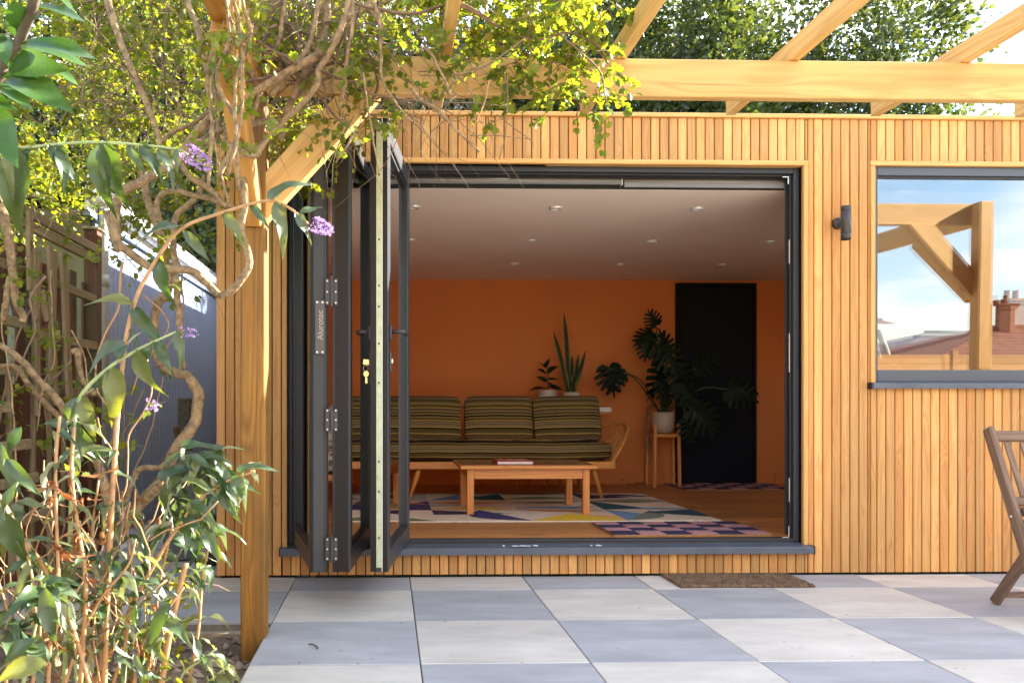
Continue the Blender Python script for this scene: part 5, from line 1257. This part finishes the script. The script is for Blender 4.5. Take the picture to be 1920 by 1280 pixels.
region(380, -60, 640, 130, -1.3, -.8, 90, 14)
region(395, -60, 500, 120, -2.0, -1.75, 16, 14)
region(400, 110, 470, 300, -1.9, -1.7, 7, 12, L=.14)
region(-20, 430, 330, 900, -1.5, -.6, 40, 9, L=.16)
region(200, 300, 420, 400, -.8, .3, 40, 16)
for k in range(760):
    p = at(rng.uniform(150, 860), rng.uniform(-80, 230), rng.uniform(-1.4, -.3)); twig(p, (rng.gauss(0, 1), rng.gauss(0, .5), rng.gauss(-.4, .8)), rng.uniform(.15, .5), rng.uniform(.0012, .0032), 7, .5, .12)
for k in range(60):
    p = at(rng.uniform(620, 980), rng.uniform(90, 200), rng.uniform(-1.6, -1.3)); twig(p, (rng.gauss(0, .6), rng.gauss(0, .3), -.7), rng.uniform(.06, .17), rng.uniform(.001, .002), 6, .6, .05)
for k in range(90):
    p = at(rng.uniform(0, 380), rng.uniform(60, 480), rng.uniform(-1.3, .4)); twig(p, (rng.gauss(0, 1), rng.gauss(0, .5), rng.gauss(-.3, .8)), rng.uniform(.2, .6), rng.uniform(.0012, .003), 7, .5, .12)
for k in range(26):
    p = at(rng.uniform(420, 720), rng.uniform(-60, 60), rng.uniform(-1.45, -1.0)); q = at(rng.uniform(400, 700), rng.uniform(90, 240), rng.uniform(-1.5, -1.15)); m_ = p.lerp(q, .5) + Vector((rng.gauss(0, .1), 0, rng.gauss(-.05, .06)))
    P = smooth_path([p, m_, q], 7); tw.tube([v + Vector((mn.noise(v * 9), 0, mn.noise(v * 11))) * .02 for v in P], [rng.uniform(.003, .007)] * len(P), 6)
tag(tw.build('twig', TWIG, clb, True), kind='stuff')
rng.shuffle(FRONT)
HME = tmesh('leaf', HAW, CLIMBO, False)
FRONT_IND, REST = FRONT[:290], FRONT[290:]
for (p, d, s_) in FRONT_IND: leaf_obj(HME, p, d, clb, s_, (rng.gauss(0, .5), rng.gauss(-.4, .6), 1), rng.uniform(-.6, .6))
ls = sprays + REST
pos = np.array([tuple(a) for a, b, c in ls]); dirs = np.array([tuple(b) for a, b, c in ls]); sc_ = np.array([c for a, b, c in ls])
tag(inst('foliage', HAW, pos, leaf_rot(dirs, .9), sc_, CLIMB, clb), kind='stuff')
print('climber leaves', len(ls), len(FRONT))

# ------------------------------------------------------------------ buddleja in front, lower left
bud = thing('butterfly_bush', 'butterfly bush with arching canes, long grey green leaves and small purple flower spikes', 'shrub', (-1.0, -2.0, -.05))
BL = [tmesh('leaf', lance(1, .27 + .035 * k, .30 + .14 * k, 9, .45, .10 + .03 * (k % 3), k), BUDD) for k in range(5)]
DL = [tmesh('dry_leaf', lance(1, .30, .9, 6, 1.1, .35, k + 20), DRYL) for k in range(2)]
NB = [0]
def cane(pts, Y, r0, r1, mat_=CANE, nsub=6):
    P = smooth_path([at(p[0], p[1], p[2] if len(p) > 2 else Y) for p in pts], nsub); n = len(P); k = (Y - CAM.y) / FOC
    MB().tube(P, [(r0 + (r1 - r0) * i / (n - 1)) * k for i in range(n)], 7).build('cane', mat_, bud, True)
    return P
def lf(px, py, tx, ty, Y, dY=0.0, w=0, up=(0, -.5, 1), roll=0.0):
    p, q = at(px, py, Y), at(tx, ty, Y + dY); d = q - p
    leaf_obj(BL[w % 5], p, d + Vector((0, 0, .12 * d.length)), bud, d.length * 1.05, up, roll); NB[0] += 1
def leafed(P, f0, f1, n, size, droop=.6, mats=None):
    for k in range(n):
        f = (f0 + (f1 - f0) * (k + .5) / n) * (len(P) - 1); i = min(len(P) - 2, int(f)); p = P[i].lerp(P[i + 1], f - i); t_ = (P[i + 1] - P[i]).normalized()
        for s_ in (1, -1):
            if rng.random() < .12: continue
            a_ = rng.uniform(0, 6.28); side = (t_.orthogonal().normalized() * math.cos(a_) + t_.cross(t_.orthogonal().normalized()) * math.sin(a_)) * s_
            d = t_ * .5 + side * .9 + Vector((0, 0, -droop * rng.uniform(.4, 1.4)))
            leaf_obj(BL[rng.randrange(5)], p, d, bud, size * rng.uniform(.6, 1.2), (rng.gauss(0, .3), rng.gauss(-.2, .3), 1), rng.uniform(-.5, .5)); NB[0] += 1
c1 = cane([(188, 1300), (200, 1080), (212, 900), (228, 702), (249, 578), (289, 494), (339, 430), (413, 400), (504, 376), (545, 392), (578, 420)], -2.0, 5.5, 2.2)
for a_ in [(504, 374, 556, 322, 0, 3), (420, 400, 458, 455, 0, 1), (470, 385, 500, 425, 0, 0), (515, 380, 542, 465, 0, 1), (560, 402, 606, 385, .05, 0), (555, 400, 578, 445, 0, 2), (340, 425, 280, 412, -.05, 4), (345, 432, 385, 490, .02, 0), (300, 485, 296, 560, 0, 3), (250, 570, 196, 545, -.05, 4), (252, 575, 280, 650, 0, 2), (240, 640, 165, 660, -.05, 3)]:
    lf(a_[0], a_[1], a_[2], a_[3], -2.0, a_[4] - .03, a_[5], (rng.uniform(-.4, .4), -.8, .6))
c2 = cane([(120, 1300), (132, 1000), (138, 817), (150, 745), (201, 692), (250, 660), (286, 642), (330, 622)], -2.08, 5, 2.2, CANEG)
for a_ in [(290, 640, 320, 700, 0, 2), (286, 642, 250, 690, 0, 4), (210, 690, 222, 790, 0, 4), (205, 690, 172, 730, 0, 3), (150, 745, 95, 800, 0, 4), (152, 742, 168, 820, 0, 3), (255, 655, 268, 740, 0, 4), (330, 622, 348, 690, 0, 1), (222, 680, 240, 620, 0, 2), (142, 790, 160, 870, 0, 2), (140, 800, 75, 790, .0, 1)]:
    lf(a_[0], a_[1], a_[2], a_[3], -2.08, a_[4] - .02, a_[5], (rng.uniform(-.4, .4), -.8, .6))
c3 = cane([(-30, 262), (30, 277), (95, 272), (168, 267), (250, 271), (330, 280), (352, 290)], -2.2, 3.2, 2, CANEG)
for a_ in [(95, 272, 130, 340, 0, 2), (120, 268, 140, 240, 0, 0), (185, 270, 180, 380, 0, 4), (200, 268, 205, 370, 0, 4), (262, 270, 305, 330, 0, 1), (296, 280, 335, 340, 0, 1), (330, 280, 332, 320, 0, 1), (240, 270, 262, 320, 0, 0), (60, 275, 20, 320, 0, 3), (30, 278, 10, 420, 0, 4), (20, 275, 40, 370, 0, 4), (110, 275, 130, 350, 0, 1)]:
    lf(a_[0], a_[1], a_[2], a_[3], -2.2, a_[4] - .02, a_[5], (rng.uniform(-.4, .4), -.8, .6))
c4 = cane([(165, 1300), (198, 1243), (250, 1130), (302, 1035), (340, 980), (369, 941), (420, 905), (478, 882)], -1.95, 5, 2.4)
c5 = cane([(195, 1300), (200, 1150), (210, 950), (216, 840), (220, 780)], -2.1, 6, 4)
c6 = cane([(300, 1300), (318, 1190), (338, 1100), (349, 1055)], -1.95, 6, 5)
c7 = cane([(150, 1290), (161, 1102), (148, 1000), (134, 884), (140, 800)], -2.15, 5, 3)
c8 = cane([(-20, 940), (40, 1010), (80, 1060), (130, 1160), (170, 1290)], -2.2, 5, 4)
c9 = cane([(230, 1300), (240, 1180), (265, 1080), (300, 1000), (330, 900), (370, 858), (410, 845)], -1.9, 4.5, 2, CANEG)
c10 = cane([(90, 1300), (95, 1200), (110, 1130), (104, 900), (112, 780)], -2.25, 4, 3)
c11 = cane([(40, 1300), (60, 1200), (80, 1120), (95, 1085)], -2.35, 4, 2.5, CANEG)
c12 = cane([(330, 1300), (345, 1260), (380, 1235), (405, 1215)], -1.9, 3, 2, CANEG)
c13 = cane([(170, 1300), (178, 1120), (172, 1010), (185, 900)], -2.0, 3.5, 2)
c14 = cane([(340, 1090), (362, 1075), (392, 1060)], -1.9, 3, 2, CANEG)
c15 = cane([(250, 1300), (262, 1220), (300, 1160), (345, 1100)], -2.0, 4, 2)
leafed(c4, .55, 1, 11, .09); leafed(c9, .45, 1, 12, .10); leafed(c6, .5, 1, 4, .07); leafed(c7, .2, .9, 6, .085); leafed(c8, .0, .6, 6, .10); leafed(c11, .3, 1, 9, .11); leafed(c12, .3, 1, 6, .085)
leafed(c13, .2, .9, 7, .08); leafed(c14, .3, 1, 4, .075); leafed(c15, .1, .8, 7, .08); leafed(c10, .2, 1, 6, .08); leafed(c5, .1, .8, 6, .07); leafed(c1, .12, .4, 4, .09); leafed(c2, .1, .35, 4, .09)
for (pts, Y_) in (([(352, 1290), (372, 1180), (380, 1080), (395, 1010), (398, 985)], -1.8), ([(120, 1290), (150, 1200), (190, 1120), (240, 1060), (255, 1010)], -2.15), ([(210, 1290), (238, 1190), (246, 1080), (238, 980), (244, 940)], -2.0), ([(262, 1290), (290, 1210), (296, 1110), (318, 1010), (322, 980)], -1.9), ([(60, 1290), (75, 1170), (60, 1080), (40, 990), (30, 930)], -2.3), ([(145, 1290), (140, 1190), (160, 1100), (158, 1010)], -2.1), ([(380, 1290), (400, 1270), (430, 1245)], -1.85), ([(10, 1290), (20, 1180), (-5, 1080)], -2.4)):
    c_x = cane(pts, Y_, 3.4, 1.8, rng.choice([CANE, CANEG])); leafed(c_x, .25, 1, 8, .105)
for (x0_, y0_, n_) in ((352, 850, 7), (385, 865, 7), (410, 880, 7), (430, 905, 6), (440, 890, 5), (330, 905, 6), (355, 940, 6), (375, 985, 4)):
    for q in range(n_):
        a2 = rng.uniform(-.4, 3.3); ln = rng.uniform(45, 95); lf(x0_ + rng.uniform(-14, 14), y0_ + rng.uniform(-14, 14), x0_ + math.cos(a2) * ln * .7, y0_ + math.sin(a2) * ln, rng.uniform(-1.98, -1.82), rng.uniform(-.08, .05), rng.randrange(5), (rng.uniform(-.6, .6), -.6, .8))
for k in range(60):
    px_, py_ = rng.uniform(120, 330), rng.uniform(1040, 1290); lf(px_, py_, px_ + rng.uniform(-45, 45), py_ + rng.uniform(-15, 55), rng.uniform(-2.25, -1.85), rng.uniform(-.08, .05), rng.randrange(5), (rng.uniform(-.6, .6), -.5, 1))
for a_ in [(40, 900, -10, 960, -2.4), (10, 860, 62, 930, -2.4), (0, 830, 20, 930, -2.35), (60, 1060, 20, 1120, -2.4), (85, 1100, 95, 1210, -2.4), (80, 1090, 140, 1085, -2.35), (70, 1200, -20, 1240, -2.6), (90, 1245, -30, 1262, -2.9), (150, 850, 190, 830, -2.1), (40, 800, 5, 850, -2.3), (10, 960, 25, 1070, -2.35), (300, 900, 345, 860, -1.95), (295, 1190, 262, 1250, -2.0), (318, 1130, 270, 1220, -2.05)]:
    lf(a_[0], a_[1], a_[2], a_[3], a_[4], -.03, rng.randrange(5), (rng.uniform(-.4, .4), -.7, .7))
for k in range(34):
    P = rng.choice([c7, c5, c10, c13, c8]); p = P[rng.randrange(3, len(P) - 4)]
    leaf_obj(DL[k % 2], p, (rng.gauss(0, .4), rng.gauss(-.3, .3), -1), bud, rng.uniform(.04, .08), (rng.gauss(0, 1), -1, 0), rng.uniform(-2, 2), 'dry_leaf')
dt = MB()
for k in range(90):
    px_, py_ = rng.uniform(-20, 285), rng.uniform(960, 1290); p = at(px_, py_, rng.uniform(-2.2, -1.5)); d = Vector((rng.gauss(0, .45), rng.gauss(0, .3), rng.choice([1, 1.2, .8]))).normalized(); P = [p]
    L_ = rng.uniform(.10, .36)
    for q in range(7): d = (d + Vector((rng.gauss(0, .25), rng.gauss(0, .25), rng.gauss(0, .2)))).normalized(); P.append(P[-1] + d * L_ / 7)
    dt.tube(P, [rng.uniform(.0012, .0032)] * 8, 5, rng.choice([0, 0, 1]))
tag(dt.build('dry_stem', [CANE, TWIG], bud, True), kind='stuff')
for k in range(60):
    p = at(rng.uniform(60, 330), rng.uniform(900, 1280), rng.uniform(-2.1, -1.6))
    leaf_obj(DL[k % 2], p, (rng.gauss(0, .5), rng.gauss(-.3, .4), -1), bud, rng.uniform(.03, .07), (rng.gauss(0, 1), -1, 0), rng.uniform(-2, 2), 'dry_leaf')
yl = []
for k in range(240):
    p = at(rng.uniform(110, 350), rng.uniform(1040, 1300), rng.uniform(-2.0, -1.55)); yl.append((p, (rng.gauss(0, .6), rng.gauss(-.2, .5), rng.gauss(-.1, .6)), rng.uniform(.025, .055)))
tag(inst('small_foliage', lance(1, .36, .4, 4, .4, .08, 77), np.array([tuple(a) for a, b, c in yl]), leaf_rot(np.array([b for a, b, c in yl]), .8), np.array([c for a, b, c in yl]), TREEY, bud, True), kind='stuff')
print('bush leaves', NB[0])
def flower(px, py, tx, ty, Y, r, fade=False, parent=bud):
    A, B = at(px, py, Y), at(tx, ty, Y - .02); d = B - A; L = d.length; d.normalize(); u = d.orthogonal().normalized(); v = d.cross(u); ps = []; ds = []
    for k in range(210 if not fade else 38):
        f = rng.random(); a = rng.uniform(0, 6.28); rr = r * (1 - .55 * f ** 2.2) * rng.uniform(.8, 1.05); s_ = u * math.cos(a) + v * math.sin(a)
        ps.append(tuple(A + d * (L * f) + s_ * rr)); ds.append(tuple(s_ + d * .3))
    PET = ([(0, 0, 0), (.35, .2, .2), (.62, .62, .3), (.2, .8, .12), (0, 1.1, .3), (-.2, .8, .12), (-.62, .62, .3), (-.35, .2, .2)], [(0, 1, 2, 3), (0, 3, 4, 5), (0, 5, 6, 7)])
    return inst('flower_spike', PET, np.array(ps), leaf_rot(np.array(ds), .6), np.full(len(ps), .0068) * npr.uniform(.7, 1.3, len(ps)), FLOWER, parent)
flower(350, 284, 393, 313, -2.2, .021); flower(586, 418, 622, 434, -2.0, .019); flower(276, 757, 300, 765, -2.05, .012, True); flower(336, 622, 370, 625, -2.08, .010, True)
# ------------------------------------------------------------------ laurel leaves close to the lens, upper left
lau = thing('laurel_bush', 'large glossy laurel leaves on a thick twig hanging in at the top corner', 'shrub', at(-60, 200, -2.8))
LM = [tmesh('leaf', lance(1, .40 + .04 * k, .12 + .1 * k, 8, .24, .03, 40 + k), LAUR) for k in range(3)]
MB().tube(smooth_path([at(-60, 330, -2.75), at(5, 130, -2.8), at(35, 80, -2.8), at(62, 10, -2.85), at(80, -60, -2.9)], 6), .010, 8).build('branch', BARKD, lau, True)
for k, (px_, py_, tx, ty, dy) in enumerate([(40, 80, 172, 92, -.03), (35, 85, 165, 100, .06), (15, 125, 108, 110, -.02), (5, 140, 70, 145, .02), (85, 120, 150, 150, .05), (10, 150, 130, 170, -.02), (-30, 150, 60, 190, -.04), (-60, 180, 25, 188, 0), (50, 40, 100, 20, .03), (60, 10, 160, 28, .0), (70, -30, 150, 10, .04), (40, 60, 20, -20, -.05), (30, 70, 15, 5, .0), (-20, 60, 15, 95, -.05), (20, 100, -20, 40, -.03), (-20, 200, 20, 300, -.05), (30, 20, 48, -40, 0)]):
    p, q = at(px_, py_, -2.8), at(tx, ty, -2.8 + dy - .03); leaf_obj(LM[k % 3], p, q - p, lau, (q - p).length * 1.02, (rng.uniform(-.3, .3), -.75, .7), rng.uniform(-.5, .5))
# ------------------------------------------------------------------ golden shrub behind the fence, ivy
def bush(name, label, cat, c, rad, n, size, mat_, T=OVAL, trunk=True, clumps=30, seed=1, bark=BARKD):
    r_ = np.random.RandomState(seed); t_ = thing(name, label, cat, (c[0], c[1], 0))
    cl_ = r_.normal(size=(clumps, 3)); cl_ /= np.linalg.norm(cl_, axis=1)[:, None]; cl_ *= r_.uniform(.25, 1, (clumps, 1)) ** .5
    k = r_.randint(0, clumps, n); p = cl_[k] + r_.normal(size=(n, 3)) * .17
    d = p + r_.normal(size=(n, 3)) * .8 + np.array([0, 0, -.1]); p = p * np.array(rad) + np.array(c)
    tag(inst('crown', T, p, leaf_rot(d, .9, r_), size * r_.uniform(.6, 1.3, n), mat_, t_), kind='stuff')
    if trunk:
        b = MB()
        for i in range(7):
            e = Vector(cl_[i] * np.array(rad) * .8 + np.array(c)); b.tube(smooth_path([(c[0] + rng.uniform(-.1, .1), c[1], -.2), (c[0] + (e.x - c[0]) * .3, c[1] + (e.y - c[1]) * .2, c[2] * .55), e], 4), [.03 - .002 * j for j in range(9)], 6)
        b.build('stem', bark, t_, True)
    return t_
p = atx(110, 360, -2.15)
bush('golden_shrub', 'yellow green shrub growing over the top of the trellis fence', 'shrub', (p.x - .15, p.y, p.z - .12), (.38, 1.0, .40), 5200, .034, TREEY, seed=3)
bush('dark_shrub', 'dense dark shrub crowding the back of the trellis fence', 'shrub', (-2.75, -.55, .95), (.55, 1.35, .95), 7000, .06, TREEL, seed=14)
p = atx(30, 640, -1.75)
ivy = bush('ivy', 'few sprigs of ivy clinging to the old trellis', 'ivy', (p.x, p.y, p.z), (.10, .35, .5), 150, .038, BUDD if False else CLIMB, T=HAW, trunk=False, clumps=9, seed=5)

# ------------------------------------------------------------------ trees behind the building
def tree(label, x, y, zc, rx, rz, n, seed, mat_=TREEL, size=.115, name='broadleaf_tree', ry=None, clumps=85, spread=.105):
    r_ = np.random.RandomState(seed); rg = random.Random(seed)
    t_ = thing(name, label, 'tree', (x, y, -.2), 'trees behind the cedar building')
    cl_ = r_.normal(size=(clumps, 3)); cl_ /= np.linalg.norm(cl_, axis=1)[:, None]; cl_ *= r_.uniform(.08, 1, (clumps, 1)) ** .42
    k = r_.randint(0, clumps, n); off = r_.normal(size=(n, 3)) * spread * r_.uniform(.6, 1.4, (clumps, 1))[k]
    p = (cl_[k] + off); rad = np.array([rx, ry or rx * .8, rz]); c = np.array([x, y, zc])
    d = off / spread + cl_[k] * .6 + r_.normal(size=(n, 3)) * .7; p = p * rad + c
    ok = p[:, 2] > .3; p, d = p[ok], d[ok]
    tag(inst('crown', DIAM, p, leaf_rot(d, .9, r_), size * r_.uniform(.55, 1.25, len(p)), mat_, t_), kind='stuff')
    b = MB(); b.tube(smooth_path([(x, y, -.25), (x + .05, y, zc * .3), (x - .05, y + .05, zc * .7), (x, y, zc + rz * .5)], 5), [.22 - .011 * i for i in range(16)], 10)
    b.build('trunk', BARKD, t_, True)
    b = MB()
    for i in range(34):
        e = Vector(cl_[i] * rad * .97 + c); s0 = Vector((x, y, zc + rz * rg.uniform(-.75, .3))); m_ = s0.lerp(e, .5) + Vector((rg.gauss(0, .15), rg.gauss(0, .15), rg.gauss(.1, .15)))
        b.tube(smooth_path([s0, m_, e], 4), [.07 - .007 * j for j in range(9)], 6)
        for q in range(3):
            f = m_.lerp(e, rg.random()); g = f + Vector((rg.gauss(0, .5), rg.gauss(0, .5), rg.gauss(0, .4))); b.tube([f, f.lerp(g, .5) + Vector((0, 0, .05)), g], [.022, .015, .006], 4)
    b.build('limb', BARKD, t_, True)
    return t_
tree('tall dense tree behind the right end of the roof, edge against white sky', 7.9, 11.0, 5.4, 3.0, 3.9, 50000, 21)
tree('dark leafy tree behind the roof above the middle of the doorway', 3.9, 9.5, 5.1, 2.7, 3.8, 50000, 22)
tree('bushy tree behind the roof, half hidden by the climber', 0.4, 9.0, 4.7, 2.5, 3.6, 38000, 23)
tree('large tree far behind the post and the climber', -3.2, 10.0, 4.6, 2.6, 4.0, 60000, 24)
tree('darker tree standing close behind the far end of the side passage', -1.0, 8.2, 3.6, 2.0, 3.0, 36000, 28)
tree('broad tree far beyond the outbuilding roof, left of the post', -5.0, 13.0, 5.0, 3.0, 5.2, 42000, 29)
tree('tree rising beyond the neighbour\'s outbuilding', -6.6, 9.5, 4.6, 2.6, 4.2, 40000, 25)
tree('tree beyond the roof between two darker crowns', 5.8, 12.5, 5.6, 2.6, 4.0, 34000, 27)
tree('low dark bushy tree filling the end of the side passage', -2.2, 6.3, 2.0, 1.3, 2.2, 15000, 26, size=.11, name='bushy_tree')

# ================================================================== ACROSS THE GARDEN (seen mirrored in the window)
def pitched(name, label, x0, x1, y0, y1, zw, zr, wallm, roofm, ridge='x', hip=1.5):
    t_ = thing(name, label, 'house', ((x0 + x1) / 2, (y0 + y1) / 2, -.25), 'houses across the garden')
    boxo('wall', wallm, x0, x1, y0, y1, -.25, zw, t_)
    e = .35; ym = (y0 + y1) / 2
    b = MB(); b.add([(x0 - e, y0 - e, zw), (x1 + e, y0 - e, zw), (x1 + e, y1 + e, zw), (x0 - e, y1 + e, zw), (x0 + hip, ym, zr), (x1 - hip, ym, zr)], [(0, 1, 5, 4), (2, 3, 4, 5), (3, 0, 4), (1, 2, 5), (3, 2, 1, 0)])
    n = int((zr - zw) / .12)
    rf = b.build('roof', roofm, t_)
    q = MB()
    for i in range(1, n):
        f = i / n; yy = y1 + e + (ym - y1 - e) * f; z = zw + (zr - zw) * f; xa = x0 - e + (hip + e) * f; xb = x1 + e - (hip + e) * f; q.box(xa, xb, yy - .02, yy + .03, z - .005, z + .035)
    tag(q.build('tile_course', roofm, rf), kind='stuff')
    MB().tube([(x0 + hip, ym, zr + .03), (x1 - hip, ym, zr + .03)], .11, 8).build('ridge', roofm, rf, True)
    boxo('gutter', UPVC_W, x0 - e, x1 + e, y1 + e - .02, y1 + e + .09, zw - .12, zw + .005, t_)
    return t_, rf
RT_ = plain('clay_roof_tiles', (.20, .085, .05), .85, 0, .35, 2.5, bump=.4); BRK = plain('chimney_brick', (.27, .11, .06), .9, 0, .35, 5, bump=.4); REND = plain('pale_render', (.70, .68, .64), .85, 0, .05, 3)
def mir(px, py, D): return at(px, py + 41, D)          # where a mirrored pixel lies, D metres across the garden
a_, b_ = mir(1742, 668, 24.6), mir(1866, 600, 28.5)
h1, r1 = pitched('tiled_house', 'red tiled house with brick chimney mirrored in the window', a_.x + .3, a_.x + 16, -32.4, -24.6, a_.z, b_.z, REND, RT_, hip=b_.x - a_.x)
ch = MB()
p_ = mir(1896, 640, 27.6); cx, cy, cz = p_.x, -27.6, mir(1896, 655, 27.6).z; q_ = mir(1896, 566, 27.6).z
ch.box(cx - .33, cx + .33, cy - .4, cy + .4, cz - 1.2, q_, 0, .02).box(cx - .39, cx + .39, cy - .46, cy + .46, q_ + .001, q_ + .1, 0, .02).box(cx - .44, cx + .44, cy - .5, cy + .5, q_ + .101, q_ + .22, 0, .02)
ch.build('chimney', BRK, h1)
for dx in (-.17, .17): MB().lathe([(.12, 0), (.10, .3), (.12, .34)], (cx + dx, cy, q_ + .2205), 12).build('chimney_pot', BRK, h1)
a_, b_ = mir(1690, 655, 40), mir(1800, 618, 44)
h2, r2 = pitched('slate_house', 'low grey roofed house further off, mirrored in the window', a_.x, a_.x + 14, -50, -40, a_.z, b_.z, REND, plain('slate_roof', (.20, .20, .22), .8, 0, .2, 3), hip=4.5)
a_ = mir(1668, 600, 14)
h3, r3 = pitched('white_house', 'white rendered house corner mirrored at the left of the window', 3.0, a_.x - .3, -21, -14, a_.z, a_.z + 1.6, REND, RT_, hip=2.5)
MB().tube([(a_.x - .45, -13.6, a_.z - .1), (a_.x - .3, -13.6, a_.z - .5), (a_.x - .1, -13.7, a_.z - .9), (a_.x - .1, -13.75, 0)], .07, 8).build('downpipe', PIPE, h3, True)
g_ = thing('garden_fence', 'horizontal boarded timber fence at the end of the garden', 'fence', (10, -9.5, 0))
for k in range(9):
    xa = -6 + k * 2.6
    for j in range(11): boxo('board', FENCEW, xa + .05, xa + 2.55, -9.52, -9.50, -.15 + j * .155, -.15 + j * .155 + .148, g_, .003)
    bar('post', (xa, -9.53, -.25), (xa, -9.53, 1.62), .1, .1, FENCEW, g_)
